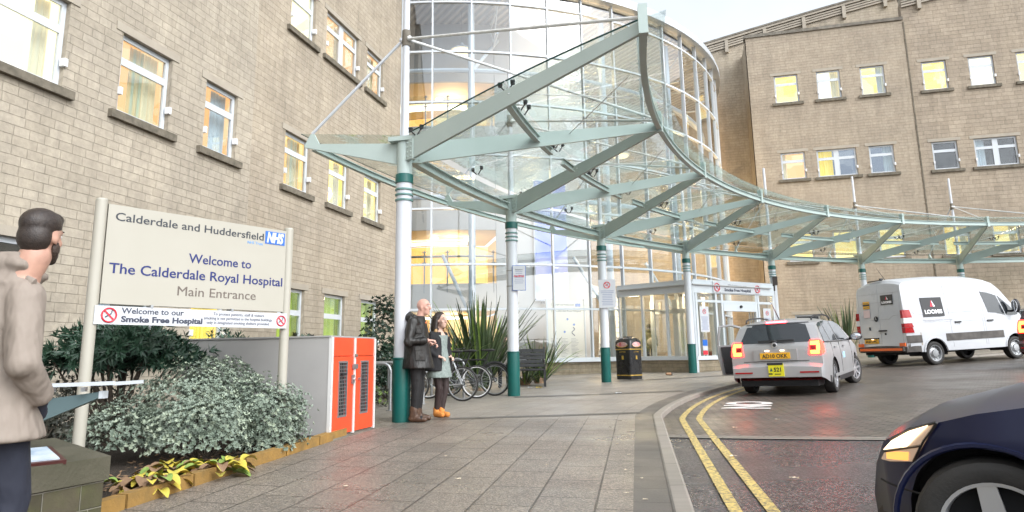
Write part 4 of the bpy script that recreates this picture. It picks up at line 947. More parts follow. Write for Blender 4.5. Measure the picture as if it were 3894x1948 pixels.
b = MB(); b.box(-1.052, -1.03, -.15, .13, .38, .62); tx = b.build('licence_plate', mat('acid_yellow_plate', (.72,.66,.02), .4), car)
Mt = frame((-1.055, .10, .385), (0,-1,0), UP); text('521', .105, 'lettering', M_['trimblack'], tx, Mt @ Matrix.Translation((.07, .085, 0)), bold=.003, width=.13)
b = MB(); lbox(b, Mt, -.045, .245, .205, .245, -.001, .003); lbox(b, Mt, -.03, .04, .03, .055, 0, .002); lbox(b, Mt, .08, .19, .03, .045, 0, .002); b.build('plate_band', M_['trimblack'], tx)
b = MB(); b.add([loc(Mt, .0, .09, .002), loc(Mt, .05, .09, .002), loc(Mt, .025, .16, .002)], [(0,1,2)]); b.build('plate_emblem', M_['green'], tx)
b = MB(); b.lathe([(.052, 0), (.055, .008), (.045, .014)], 20, (-.915, 0, .955), Matrix.Rotation(rad(-90), 3, 'Y')); bd = b.build('badge', M_['alloy'], car, 30)
b = MB(); b.lathe([(.036, 0), (.03, .005)], 16, (-.926, 0, .955), Matrix.Rotation(rad(-90), 3, 'Y')); b.build('badge_face', M_['trimblack'], bd)
b = MB(); S.rear(b, -.19, .19, 1.378, 1.41, off=.03, n=4); b.build('high_brake_light', M_['brake'], car)
b = MB(); b.beam((-.90, -.36, 1.035), (-.905, .30, 1.03), .02, .035); b.ell((-.90, .0, 1.02), (.03,.06,.035), 10, 6); b.build('rear_wiper', M_['trimblack'], car)
b = MB(); b.tube([(-.28, 0, 1.44), (-.62, .05, 1.80)], [.012, .004], 6); b.build('aerial', M_['trimblack'], car)
b = MB(); S.side(b, ([(-.08,.30),(1.2,.30),(2.2,.30)], [(-.08,.36),(1.2,.36),(2.2,.36)]), -1, .01); b.build('sill_trim', M_['silver'], car)
b = MB(); S.side(b, ([(.95,.62),(1.2,.62)], [(.95,.74),(1.2,.74)]), -1, .006); b.build('door_sticker', mat('pale_blue_sticker', (.35,.55,.72), .5), car)
b = MB(); S.rear(b, -.60, .60, .648, .658, off=.006, n=4); b.build('tailgate_gap', M_['dark'], car)
b = MB()
for y in (-.38, .38): b.ell((.75, y, 1.12), (.09, .17, .20), 12, 8)
b.build('headrest', M_['trimblack'], car)
# the open nearside door, swung out from its front hinge
b = MB(); hg = V((2.0, .885, 0)); a = rad(62)
def dr(u, z, w=0.): d = V((-cos(a), sin(a), 0)); n = V((sin(a), cos(a), 0)); return hg+d*u+n*w+UP*z
b.plate([dr(0, .28), dr(1.05, .28), dr(1.12, .7), dr(1.1, .97), dr(0, .97)], V((sin(a), cos(a), 0))*.09)
b.tube([dr(.02, .97), dr(.45, 1.32), dr(.75, 1.42), dr(1.02, 1.40), dr(1.1, .97)], .03, 6); od = b.build('open_door', M_['silver'], car, 40)
b = MB(); b.plate([dr(.06, .98), dr(.47, 1.30), dr(.76, 1.39), dr(1.0, 1.37), dr(1.07, .98)], V((sin(a), cos(a), 0))*.006); b.build('door_glass', M_['clear'], od)
b = MB(); b.plate([dr(.05, .32, -.06), dr(1.0, .32, -.06), dr(1.05, .93, -.06), dr(.05, .93, -.06)], V((sin(a), cos(a), 0))*.03); b.build('door_card', M_['trimblack'], od)

# the dark car leaving at the right edge, only its corner shows
M_['maroon'] = mat('dark_maroon_paint', (.035,.010,.010), .25, coat=.6)
dk = put('dark_people_carrier', 'dark maroon car with lit tail lamp cut off by the right edge of the photo', (9.05, 19.35), 42.)
S2 = estate(dk, M_['maroon'], True, True); dk.scale = (1, 1.02, 1.14); ground_fit(dk, (0, 2.58), -.064)

# the white high-roof van
van = put('white_van', 'white high-roof delivery van with black square logos parked beyond the silver car', (6.65, 24.05), 31.)
M_['vanwhite'] = varied('white_van_paint', (.52,.535,.56), (.47,.485,.505), 1.2, (.25,.4), .02); M_['dirty'] = varied('dirty_grey_bumper', (.10,.09,.08), (.055,.05,.046), 4., (.6,.8), .2)
A = 3.25
S = Shell([(-1.02,.42),(-1.01,.62),(-.985,.70),(-.955,1.5),(-.90,2.38),(-.86,2.52),(-.76,2.61),(-.5,2.655),(.8,2.70),(2.0,2.68),(2.45,2.62),(2.75,2.50),(3.02,2.25),(3.72,1.40),(4.0,1.25),(4.18,1.05),(4.24,.75),(4.26,.42)],
    [(-1.02,.90),(-.9,.955),(-.7,.985),(3.0,.985),(3.6,.95),(4.0,.86),(4.26,.72)], [(0,.97),(.5,1.),(1.15,1.),(1.5,.985),(2.3,.90),(2.6,.83),(2.75,.78)], 1.3,
    [(-1.02,.42),(-.6,.42),(-.5,.40),(3.9,.38),(4.26,.34)], (0, A), .43, .345, [(-1.02,.04),(-.9,.10),(-.7,.14),(2.4,.15),(2.9,.12),(3.7,.10),(4.2,.08)], 2.4)
S.body('body', [M_['vanwhite'], M_['dirty']], van, ns=12, mi=lambda x, y, z: 1 if (z < .60 and x < -.55) or (z < .62 and x > 3.75) else 0)
for sy in (-1, 1):
    b = MB(); S.side(b, ([(2.30,1.47),(2.6,1.44),(2.98,1.36)], [(2.16,2.12),(2.45,2.08),(2.78,1.98)]), sy, .007); w = b.build('side_window', M_['carglass'], van, 40)
    b = MB(); S.side(b, ([(3.02,1.36),(3.3,1.34),(3.56,1.36)], [(2.84,1.97),(3.1,1.76),(3.40,1.50)]), sy, .007); b.build('quarter_window', M_['carglass'], van, 40)
    for xa, xb in ((-.98, -.47), (.47, 2.78), (3.72, 4.10)): b = MB(); S.side(b, ([(xa,.68),(xb,.68)], [(xa,.90),(xb,.90)]), sy, .012); b.build('rubbing_strip', M_['dirty'], van)
    b = MB(); S.side(b, ([(-.52,.60),(-.50,.60),(-.47,.6)], [(-.5,.98),(-.49,.98),(-.47,.98)]), sy, .004); b.build('panel_gap', M_['trim'], van)
    b = MB()
    for x0, za, zz in ((.72, .5, 2.42), (2.02, .5, 2.42), (2.10, .5, 2.38)): b.tube([(x0, sy*(S.W(x0, z)+.0), z) for z in fr(za, zz, .15)], .006, 4)
    for pts in ([(-.66,1.26),(.6,1.255),(2.0,1.24),(3.1,1.22),(3.7,1.18)], [(-.60,1.50),(-.66,1.6),(-.70,2.02),(-.64,2.10),(1.75,2.12),(1.86,2.06),(1.94,1.62),(1.86,1.53),(-.45,1.50)], [(-.75,2.34),(.7,2.36),(2.2,2.34),(2.7,2.28)]):
        b.tube([(x, sy*(S.W(x, z)-.001), z) for x, z in pts], .006, 4)
    b.build('panel_crease', mat('grey_crease', (.40,.41,.43), .5) if 'grey_crease' not in bpy.data.materials else bpy.data.materials['grey_crease'], van)
    b = MB()
    for x0 in (0, A): b.tube([(x0+.455*cos(t), sy*(S.W(x0, .6)+.008), .345+.455*sin(t)) for t in fr(.12, PI-.12, .2)], .03, 6)
    b.build('wheel_arch', M_['vanwhite'], van, 40)
    for x0 in (0, A): b = MB(); b.box(x0-.42, x0+.42, min(sy*.5, sy*.70), max(sy*.5, sy*.70), .36, .78); b.build('wheel_well', M_['dark'], van)
    for x0, z0 in ((2.2, 1.22), (.9, 1.22)): b = MB(); b.obox((x0+.1, sy*(S.W(x0, z0)+.02), z0), (.22, .04, .045)); b.build('door_handle', M_['trimblack'], van)
    b = MB(); b.beam((3.3, sy*.93, 1.46), (3.28, sy*1.10, 1.5), .05, .06); b.ell((3.27, sy*1.16, 1.62), (.09, .12, .22), 14, 10); m = b.build('wing_mirror', M_['trimblack'], van, 40)
    b = MB(); b.ell((3.185, sy*1.165, 1.62), (.012, .10, .19), 14, 8); b.build('mirror_glass', M_['mirror'], m, 40)
    # tall tail lamp on the corner
    for z0, z1, mm in ((.98, 1.14, 'redref'), (1.145, 1.26, 'redref'), (1.265, 1.42, 'lampclear'), (1.425, 1.66, 'redref')):
        if mm == 'lampclear' and mm not in M_: M_[mm] = mat('clear_lamp', (.72,.70,.70), .2)
        b = MB(); ya, yb = sorted((sy*.80, sy*.925)); S.rear(b, ya, yb, z0, z1, off=.012, n=3); S.side(b, ([(-1.0,z0),(-.72,z0)], [(-.985,z1),(-.76,z1)]), sy, .012); b.build('tail_light', M_[mm], van, 40)
    b = MB(); ya, yb = sorted((sy*.70, sy*.90)); b.box(-1.055, -1.02, ya, yb, .60, .70); b.build('reflector', mat('orange_reflector', (.85,.16,.03), .3) if 'orange_reflector' not in bpy.data.materials else bpy.data.materials['orange_reflector'], van)
for sy in (-1, 1): liner(S, van, sy)
for x0 in (0, A):
    for sy in (-1, 1): wheel(van, x0, sy*.845, .345, .225, M_['steel'], steel_=True)
b = MB(); b.box(-1.10, -1.0, -.86, .86, .46, .585); bp = b.build('rear_bumper', M_['dirty'], van)
b = MB(); b.box(-1.112, -1.101, -.82, .80, .475, .55); b.build('reflective_strip', bpy.data.materials['orange_reflector'], van)
b = MB(); b.box(-1.012, -.99, .12, .66, .70, .83); pl = b.build('number_plate', M_['plate'], van); text('SK60 CWC', .09, 'lettering', M_['trimblack'], pl, frame((-1.014, .62, .73), (0,-1,0), UP), width=.46, bold=.002)
b = MB(); b.box(-1.02, -.985, .10, .68, .835, .87); b.build('plate_light_bar', M_['trimblack'], van); b = MB(); b.box(-1.022, -.99, .3, .36, .82, .836); b.build('plate_lamp', M_['platelamp'], van)
b = MB(); zs = fr(.66, 2.52, .1)
for y in (0., -.80, .80): b.tube([(S.tail(y, z)-.001, y, z) for z in zs], .006, 4)
for z, yy in ((2.22, .8), (1.95, .7), (1.42, .72)): b.tube([(S.tail(y, z-.10*(abs(y) > .5)*(z == 1.42)*-1)-.001, y, z+.10*(abs(y) > .5)*(z == 1.42)) for y in fr(-yy, yy, .2)], .005, 4)
b.build('door_seam', bpy.data.materials['grey_crease'], van)
b = MB(); b.obox((-1.0, -.10, 1.08), (.03, .30, .04)); b.obox((-.99, -.18, .98), (.02, .05, .06)); b.obox((-.99, .40, 1.16), (.02, .04, .10)); b.build('door_handle', M_['trimblack'], van)
b = MB(); b.lathe([(.075, 0), (.085, .01), (.07, .018)], 20, (S.tail(.12, 1.45)-.006, .12, 1.45), Matrix.Rotation(rad(-88), 3, 'Y')); bd = b.build('badge', M_['trimblack'], van, 30)
b = MB(); [b.beam((S.tail(.12, 1.45)-.026, .12, 1.45), (S.tail(.12, 1.45)-.026, .12+.06*cos(t), 1.45+.06*sin(t)), .012, .006) for t in (PI/2, PI/2+2*PI/3, PI/2+4*PI/3)]; b.build('badge_star', M_['alloy'], bd)
M_['logoblack'] = mat('black_decal', (.012,.012,.014), .4); M_['logored'] = mat('red_decal', (.60,.02,.05), .4); M_['logowhite'] = mat('white_decal', (.82,.82,.84), .4)
def logo(Mx, w, h, par):
    b = MB(); lbox(b, Mx, 0, w, 0, h, 0, .004); d = b.build('logo', M_['logoblack'], par)
    text('LOOMIS', h*.28, 'lettering', M_['logowhite'], d, Mx @ Matrix.Translation((w*.09, h*.16, .005)), bold=.006, width=w*.82)
    q = MB(); q.add([loc(Mx, w*.40, h*.52, .006), loc(Mx, w*.53, h*.52, .006), loc(Mx, w*.50, h*.86, .006)], [(0,1,2)]); q.build('logo_triangle', M_['logored'], d)
    q = MB(); q.add([loc(Mx, w*.545, h*.52, .006), loc(Mx, w*.64, h*.52, .006), loc(Mx, w*.51, h*.86, .006)], [(0,1,2)]); q.build('logo_triangle', M_['logowhite'], d)
def onside(x, z, w): a, c = V((x, -(S.W(x, z)+.014), z)), V((x, -(S.W(x, z+.5)+.014), z+.5)); return frame(a, (1,0,0), c-a)
logo(onside(-.28, 1.42, 0), .82, .58, van)
text('Managing cash in society', .075, 'lettering', mat('grey_lettering', (.45,.46,.50), .5), van, onside(-.33, 1.30, 0), width=1.15)
def onrear(y, z): a, c = V((S.tail(y, z)-.014, y, z)), V((S.tail(y, z+.3)-.014, y, z+.3)); return frame(a, (0,-1,0), c-a)
logo(onrear(-.12, 1.86), .46, .30, van)
Mq = onrear(.60, 1.78); b = MB(); lbox(b, Mq, 0, .26, 0, .23, 0, .004); st = b.build('warning_sticker', M_['plate'], van)
b = MB(); lbox(b, Mq, .0, .26, .09, .15, .004, .006); lbox(b, Mq, .03, .23, .17, .185, .004, .006); lbox(b, Mq, .03, .23, .03, .05, .004, .006); b.build('sticker_band', M_['logoblack'], st)
Mq = onrear(.60, 1.50); b = MB(); lbox(b, Mq, 0, .26, 0, .24, 0, .004); lbox(b, Mq, .02, .24, .02, .22, .004, .005); b.build('paper_sticker', mat('pink_sticker', (.70,.55,.55), .5), van)
b = MB(); b.obox((-.80, .12, 2.63), (.05, .55, .03)); b.obox((-.82, -.15, 2.66), (.10, .06, .05)); b.build('roof_lamp', M_['trimblack'], van)
b = MB(); b.tube([(.0, .5, 2.68), (-.25, .55, 3.1)], [.012, .004], 6); b.build('aerial', M_['trimblack'], van)
b = MB(); b.box(-.9, 4.0, -.8, .8, .34, .45); b.build('underbody', M_['dark'], van)
ground_fit(van, (0, A), -.058)

# the dark blue car nosing in at the lower right
blue = put('blue_car', 'dark blue car with lit headlamp nosing into the lower right corner of the photo', (0, 0), 0)
M_['navy'] = mat('navy_car_paint', (.006,.010,.042), .28, spec=.4)
A = 2.70
S = Shell([(-.85,.5),(-.8,.95),(-.5,1.38),(.4,1.47),(1.1,1.43),(1.45,1.34),(2.02,1.02),(2.30,.955),(2.7,.885),(3.0,.80),(3.18,.70),(3.28,.56),(3.33,.40)],
    [(-.85,.76),(-.5,.85),(1.8,.87),(2.70,.865),(2.90,.81),(3.05,.72),(3.2,.58),(3.33,.40)], [(0,.95),(.35,1.),(.7,1.),(.9,.955),(1.4,.76),(1.6,.72)], .95,
    [(-.85,.3),(-.3,.2),(2.9,.19),(3.33,.20)], (0, A), .36, .31, [(-.85,.05),(.4,.09),(1.5,.09),(2.2,.07),(2.9,.075),(3.3,.06)])
S.body('body', [M_['navy'], M_['trimblack']], blue, ns=10, mi=lambda x, y, z: 1 if z < .27 else 0)
for sy in (-1, 1):
    for w in (([(-.4,.96),(.55,.96)], [(-.3,1.30),(.5,1.37)]), ([(.65,.96),(1.3,.96),(1.82,.97)], [(.62,1.37),(1.05,1.36),(1.38,1.27)])): b = MB(); S.side(b, w, sy, .007); b.build('side_window', M_['carglass'], blue, 40)
    for x0 in (0, A): b = MB(); b.box(x0-.34, x0+.34, min(sy*.40, sy*.62), max(sy*.40, sy*.62), .3, .68); b.build('wheel_well', M_['dark'], blue)
    b = MB(); b.beam((1.75, sy*.86, .98), (1.72, sy*.96, 1.0), .03, .05); b.ell((1.7, sy*1.0, 1.03), (.07, .11, .08), 12, 8); b.build('wing_mirror', M_['navy'], blue, 40)
    # swept-back headlamp on the corner, reflector bowls behind the lens
    b = MB(); S.side(b, ([(3.00,.575),(3.08,.56),(3.15,.545),(3.22,.54)], [(2.86,.765),(2.95,.735),(3.04,.70),(3.12,.655)]), sy, .006, 6); hl = b.build('headlight', mat('headlamp_lens', (.30,.285,.27), .08, emit=(1.,.60,.34), es=.12) if 'headlamp_lens' not in bpy.data.materials else bpy.data.materials['headlamp_lens'], blue, 50)
    b = MB(); S.side(b, ([(3.03,.635),(3.10,.62),(3.185,.595)], [(2.90,.752),(3.0,.715),(3.115,.652)]), sy, .014, 5); b.build('lit_bulb', mat('headlamp_glow', (1,.9,.8), .2, emit=(1.,.72,.44), es=1.5) if 'headlamp_glow' not in bpy.data.materials else bpy.data.materials['headlamp_glow'], hl, 50)
    b = MB(); S.side(b, ([(3.03,.575),(3.10,.565),(3.17,.555)], [(3.02,.615),(3.09,.605),(3.165,.585)]), sy, .013, 5); b.build('indicator', mat('amber_indicator', (.7,.3,.06), .15, emit=(1.,.42,.10), es=.55) if 'amber_indicator' not in bpy.data.materials else bpy.data.materials['amber_indicator'], hl, 50)
    b = MB(); [b.tube([V((x, sy*(S.W(x, z)+.014), z)) for x, z in L], .006, 4) for L in ([(2.86,.765),(2.93,.68),(3.00,.575)], [(2.86,.768),(3.0,.722),(3.12,.658)], [(2.95,.655),(3.06,.625),(3.18,.588)])]; b.build('lens_edge', M_['trimblack'], hl, 50)
    b = MB(); S.side(b, ([(2.20,.742),(2.30,.738)], [(2.20,.758),(2.30,.754)]), sy, .008); b.build('side_repeater', mat('amber_repeater', (.75,.36,.10), .3) if 'amber_repeater' not in bpy.data.materials else bpy.data.materials['amber_repeater'], blue)
    b = MB(); b.tube([(x, sy*(S.W(x, .43)+.0), .43) for x in fr(2.93, 3.25, .06)], .005, 4); b.build('bumper_gap', M_['dark'], blue)
    b = MB(); b.tube([(A+.372*cos(t), sy*(S.W(A, .5)-.004), .31+.372*sin(t)) for t in fr(.05, PI-.05, .15)], .014, 6); b.build('wheel_arch', M_['navy'], blue, 40)
for sy in (-1, 1): liner(S, blue, sy)
for x0 in (0, A):
    for sy in (-1, 1): wheel(blue, x0, sy*.755, .31, .20, M_['alloy'], 5, rz=rad(12) if x0 else 0)
hd = rad(146); hub = V((1.30, 3.30)); d = V((cos(hd), sin(hd))); n = V((-d.y, d.x))
blue.location = (*(hub+d*.15-d*A-n*.86), 0); blue.rotation_euler.z = hd; blue.scale = (1, 1, .965); ground_fit(blue, (0, A), -.07)
# ---------------------------------------------------------------- welcome sign and its smoke-free banner
M_['navy_ink'] = mat('navy_lettering', (.008,.018,.13), .5); M_['brown_ink'] = mat('warm_grey_lettering', (.13,.105,.09), .5); M_['lightblue'] = mat('light_blue_lettering', (.08,.30,.68), .5)
M_['signcream'] = varied('cream_sign_paint', (.40,.38,.325), (.38,.36,.305), 2., (.35,.5), .03)
SL, SR = V((-5.26, 5.20, 0)), V((-4.52, 7.02, 0)); SD = (SR-SL).normalized(); SWd = (SR-SL).length; ang = math.atan2(SD.y, SD.x)
sg = thing('welcome_sign', 'large cream hospital welcome sign on two round posts above the grey shrub', 'sign', (SL.x, SL.y, 0), ang)
Z0, Z1 = .515, 1.455; Hh = Z1-Z0
b = MB(); b.box(0, SWd, -.03, .03, Z0, Z1); b.box(0, .012, -.034, .034, Z0, Z1); b.build('board', M_['signcream'], sg)
for x in (-.052, SWd+.052):
    b = MB(); b.tube([(x, 0, g(SL.x, SL.y)-.25), (x, 0, Z1+.03)], .052, 24); b.lathe([(.052, Z1+.03), (.045, Z1+.045), (.01, Z1+.048)], 24, (x, 0, 0)); b.build('post', M_['signcream'], sg, 40)
Mb = frame((0, -.031, 0), (1,0,0), UP)
def sline(s, f0, f1, base, size, m, par=sg, H0=Z1, hh=Hh, **kw): return text(s, size, 'lettering', m, par, Mb @ Matrix.Translation((f0*SWd, H0-base*hh, 0)), width=(f1-f0)*SWd, **kw)
sline('Calderdale and Huddersfield', .033, .845, .157, .112, mat('charcoal_lettering', (.035,.04,.05), .5), bold=.001)
sline('NHS Trust', .745, .843, .217, .045, M_['lightblue'])
sline('Welcome to', .414, .778, .512, .135, M_['navy_ink'], bold=.0015); sline('The Calderdale Royal Hospital', .026, .985, .692, .138, M_['navy_ink'], bold=.0015); sline('Main Entrance', .36, .81, .876, .135, M_['brown_ink'])
b = MB(); lbox(b, Mb, .858*SWd, .988*SWd, Z1-.188*Hh, Z1-.035*Hh, 0, .004); lg = b.build('logo_panel', M_['blue'], sg)
text('NHS', .155, 'logo_lettering', M_['paper'], lg, Mb @ Matrix.Translation((.866*SWd, Z1-.166*Hh, .005)), bold=.009, shear=.22, width=.225)
bn = thing('smoke_free_banner', 'long white smoke free hospital banner fixed beneath the cream welcome sign', 'banner', (SL.x, SL.y, 0), ang)
b = MB(); b.box(-.05, SWd+.03, -.062, -.054, .325, .495); b.build('panel', M_['paper'], bn)
b = MB(); [b.box(x, x+.025, -.064, .03, .485, .52) for x in (.45, 1.3)]; b.build('hanging_clip', M_['steel'], bn)
Mb = frame((0, -.063, 0), (1,0,0), UP)
gl = mat('slate_lettering', (.04,.045,.07), .5)
text('Welcome to our', .078, 'lettering', gl, bn, Mb @ Matrix.Translation((.185, .430, 0)), width=.60, bold=.0012); text('Smoke Free Hospital', .076, 'lettering', gl, bn, Mb @ Matrix.Translation((.185, .352, 0)), width=.80, bold=.003)
for i, (s, w) in enumerate((('To protect patients, staff & visitors', .60), ('smoking is not permitted in the hospital buildings', .80), ('only in designated smoking shelters provided.', .74))):
    text(s, .044, 'lettering', gl, bn, Mb @ Matrix.Translation((1.40-w/2, .445-i*.045, 0)), width=w)
nosmoke(bn, Mb @ Matrix.Translation((.075, .41, .002)), .072); nosmoke(bn, Mb @ Matrix.Translation((SWd-.045, .41, .002)), .062)

# ---------------------------------------------------------------- cycle locker
M_['orange'] = varied('orange_red_paint', (.80,.085,.028), (.72,.07,.025), 3., (.3,.45), .05, 60.); M_['lockgrey'] = varied('grey_locker_panel', (.37,.365,.36), (.34,.335,.33), 2.5, (.35,.5), .05, 20.)
lk = thing('cycle_locker', 'grey metal cycle locker with two bright orange doors beside the pavement', 'locker', (-4.24, 7.69, g(-4.24, 7.7)), 0)
LX, LY, LH = 2.12, 1.22, 1.225
b = MB(); b.box(-LX, -.03, 0, .03, .06, LH); b.build('side_panel', M_['lockgrey'], lk); b = MB(); b.box(-LX, -.03, LY-.03, LY, .06, LH); b.build('side_panel', M_['lockgrey'], lk)
b = MB(); b.box(-LX, -LX+.03, .03, LY-.03, .06, LH); b.build('back_panel', M_['lockgrey'], lk); b = MB(); b.box(-LX-.02, .0, -.012, LY+.012, LH+.001, LH+.02); b.build('roof', M_['lockgrey'], lk)
b = MB(); b.box(-LX+.1, -.02, .02, LY-.02, -.06, .058); b.build('plinth', M_['coping'], lk); b = MB(); b.box(-.03, .05, -.01, LY+.02, -.03, .02); b.build('threshold', M_['coping'], lk)
M_['lighttrim'] = mat('light_edge_trim', (.62,.62,.61), .45)
for y0, y1 in ((-.006, .035), (LY/2-.02, LY/2+.02), (LY-.035, LY+.006)): b = MB(); b.box(-.028, .016, y0, y1, .03, LH); b.build('corner_trim', M_['lighttrim'], lk)
for i, y0 in enumerate((.037, LY/2+.022)):
    y1 = y0+LY/2-.06; gy0, gy1 = y0+.16, y0+.37; gz0, gz1 = .26, .92
    b = MB()
    for a in ((y0, gy0, .05, .99), (gy1, y1, .05, .99), (gy0, gy1, .05, gz0), (gy0, gy1, gz1, .99)): b.box(-.02, .004, *a)
    d = b.build('door', M_['orange'], lk)
    b = MB(); b.box(-.018, .002, y0, y1, .998, LH-.002); b.build('top_panel', M_['orange'], d)
    b = MB(); b.box(-.30, -.29, gy0-.05, gy1+.05, gz0-.1, gz1+.1); b.build('dark_interior', M_['dark'], d)
    b = MB()
    for z in fr(gz0, gz1, .047): b.beam((-.004, gy0, z), (-.004, gy1, z), .006, .010)
    for y in fr(gy0, gy1, .042): b.beam((-.004, y, gz0), (-.004, y, gz1), .006, .007, (0,1,0))
    for p, q in (((.004, gy0-.012, gz0), (.004, gy1+.012, gz0)), ((.004, gy0-.012, gz1), (.004, gy1+.012, gz1))): b.beam(p, q, .012, .024)
    for y in (gy0, gy1): b.beam((.004, y, gz0), (.004, y, gz1), .024, .012, (0,1,0))
    b.build('grille', M_['steel'], d)
    b = MB(); b.obox((.02, y0+.255 if not i else y0+.10, .77 if not i else .70), (.04, .10 if not i else .03, .03)); b.build('handle', M_['trimblack'] if not i else M_['steel'], d)
b = MB(); b.obox((.022, LY/2-.01, .86), (.02, .13, .06)); b.build('latch_plate', M_['steel'], lk); b = MB(); b.obox((.022, LY/2-.06, .70), (.02, .055, .11)); b.ell((.035, LY/2-.06, .70), .022, 10, 8); b.build('lock', M_['steel'], lk)
b = MB(); b.obox((.022, LY/2+.01, 1.0), (.02, .05, .04)); b.build('hasp', M_['coping'], lk)

# ---------------------------------------------------------------- low planter wall, plaque and glass lectern
lw = thing('low_stone_wall', 'low mossy stone wall with a flat coping at the lower left by the planting bed', 'wall', (-4.3, 3.2, -1.05), world=True)
Pw = [V((-3.63, 3.80, 0)), V((-4.95, 4.60, 0)), V((-5.4, 2.2, 0)), V((-3.95, 1.5, 0))]; cen = sum(Pw, V((0,0,0)))/4
b = MB()
for i in range(4):
    p, q = Pw[i], Pw[(i+1) % 4]; p, q = cen+(p-cen)*.975, cen+(q-cen)*.975; L = (q-p).length
    b.add([p+UP*-1.2, q+UP*-1.2, q+UP*-.745, p+UP*-.745], [(0,1,2,3)], [[(i*1.3, -1.2), (i*1.3+L, -1.2), (i*1.3+L, -.745), (i*1.3, -.745)]])
b.build('walling', M_['stone_wall'], lw, norm=False)
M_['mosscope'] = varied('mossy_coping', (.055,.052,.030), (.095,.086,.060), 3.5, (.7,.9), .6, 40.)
b = MB(); b.plate([p+UP*-.673 for p in Pw], UP*.142); b.build('coping', M_['mosscope'], lw)
pq = thing('information_plaque', 'small tilted information plaque lying on the low stone wall', 'plaque', (-3.93, 3.36, -.60), rad(62))
Mt = Matrix.Rotation(rad(9), 4, 'X'); b = MB(); b.obox((0, 0, .03), (.50, .34, .025), Mt.to_3x3()); b.build('frame', mat('dark_red_frame', (.06,.014,.012), .4), pq)
b = MB(); b.obox((0, 0, .046), (.44, .29, .008), Mt.to_3x3()); b.build('panel', varied('blue_grey_print', (.22,.32,.45), (.60,.66,.70), 6., (.08,.12), 0), pq)
ls = thing('glass_lectern', 'small tilted glass lectern with a white edge on a green bracket behind the low wall', 'lectern', (-4.62, 4.02, -.6), rad(13))
b = MB(); b.obox((.30, 0, .425), (.86, .36, .012), Matrix.Rotation(rad(-2), 3, 'Y')); b.build('glass_top', M_['canglass'], ls)
b = MB(); b.beam((-.12, -.185, .425), (.74, -.185, .445), .02, .026); b.beam((.735, -.18, .44), (.735, .18, .44), .02, .024); b.build('edge_rail', M_['mull'], ls)
for x in (.1, .32, .54): b = MB(); b.obox((x, -.19, .405), (.03, .03, .03)); b.build('rail_clip', M_['steel'], ls)
b = MB(); b.plate([(-.1, -.12, .10), (.0, -.12, .10), (.62, -.12, .345), (.62, -.12, .385), (-.1, -.12, .30)], (0, .05, 0)); b.build('bracket', mat('dark_green_grey', (.10,.15,.16), .4), ls)
b = MB(); b.tube([(-.1, -.05, -.5), (-.1, -.05, .40)], .06, 16); b.build('post', bpy.data.materials['dark_green_grey'], ls, 40); b = MB(); b.obox((.635, -.12, .365), (.03, .06, .05)); b.build('end_cap', M_['mull'], ls)

# ---------------------------------------------------------------- cycle hoops, bicycles, bench, bin
def hoop(x, y, label, rz=180.):
    t = thing('cycle_stand', label, 'cycle stand', (x, y, g(x, y)), rad(rz), 'steel cycle stands'); r = .14; w = .72; h = .80
    P = [(0,0,-.05), (0,0,h-r)]+[(r-r*cos(a), 0, h-r+r*sin(a)) for a in fr(.2, PI/2, .3)]+[(w-r+r*sin(a), 0, h-r+r*cos(a)) for a in fr(0, PI/2, .3)]+[(w,0,-.05)]
    b = MB(); b.tube(P, .027, 12); b.build('hoop', M_['steel'], t, 50)
    for u in (0, w): b = MB(); b.lathe([(.07, 0), (.07, .008), (.035, .012)], 16, (u, 0, 0)); b.build('base_flange', M_['steel'], t)
hoop(-5.10, 11.36, 'steel cycle stand nearest to the orange locker'); hoop(-5.28, 12.05, 'steel cycle stand second from the orange locker'); hoop(-4.98, 12.62, 'steel cycle stand behind the standing couple'); hoop(-4.62, 14.0, 'steel cycle stand between the two bicycles by the spiky plant')
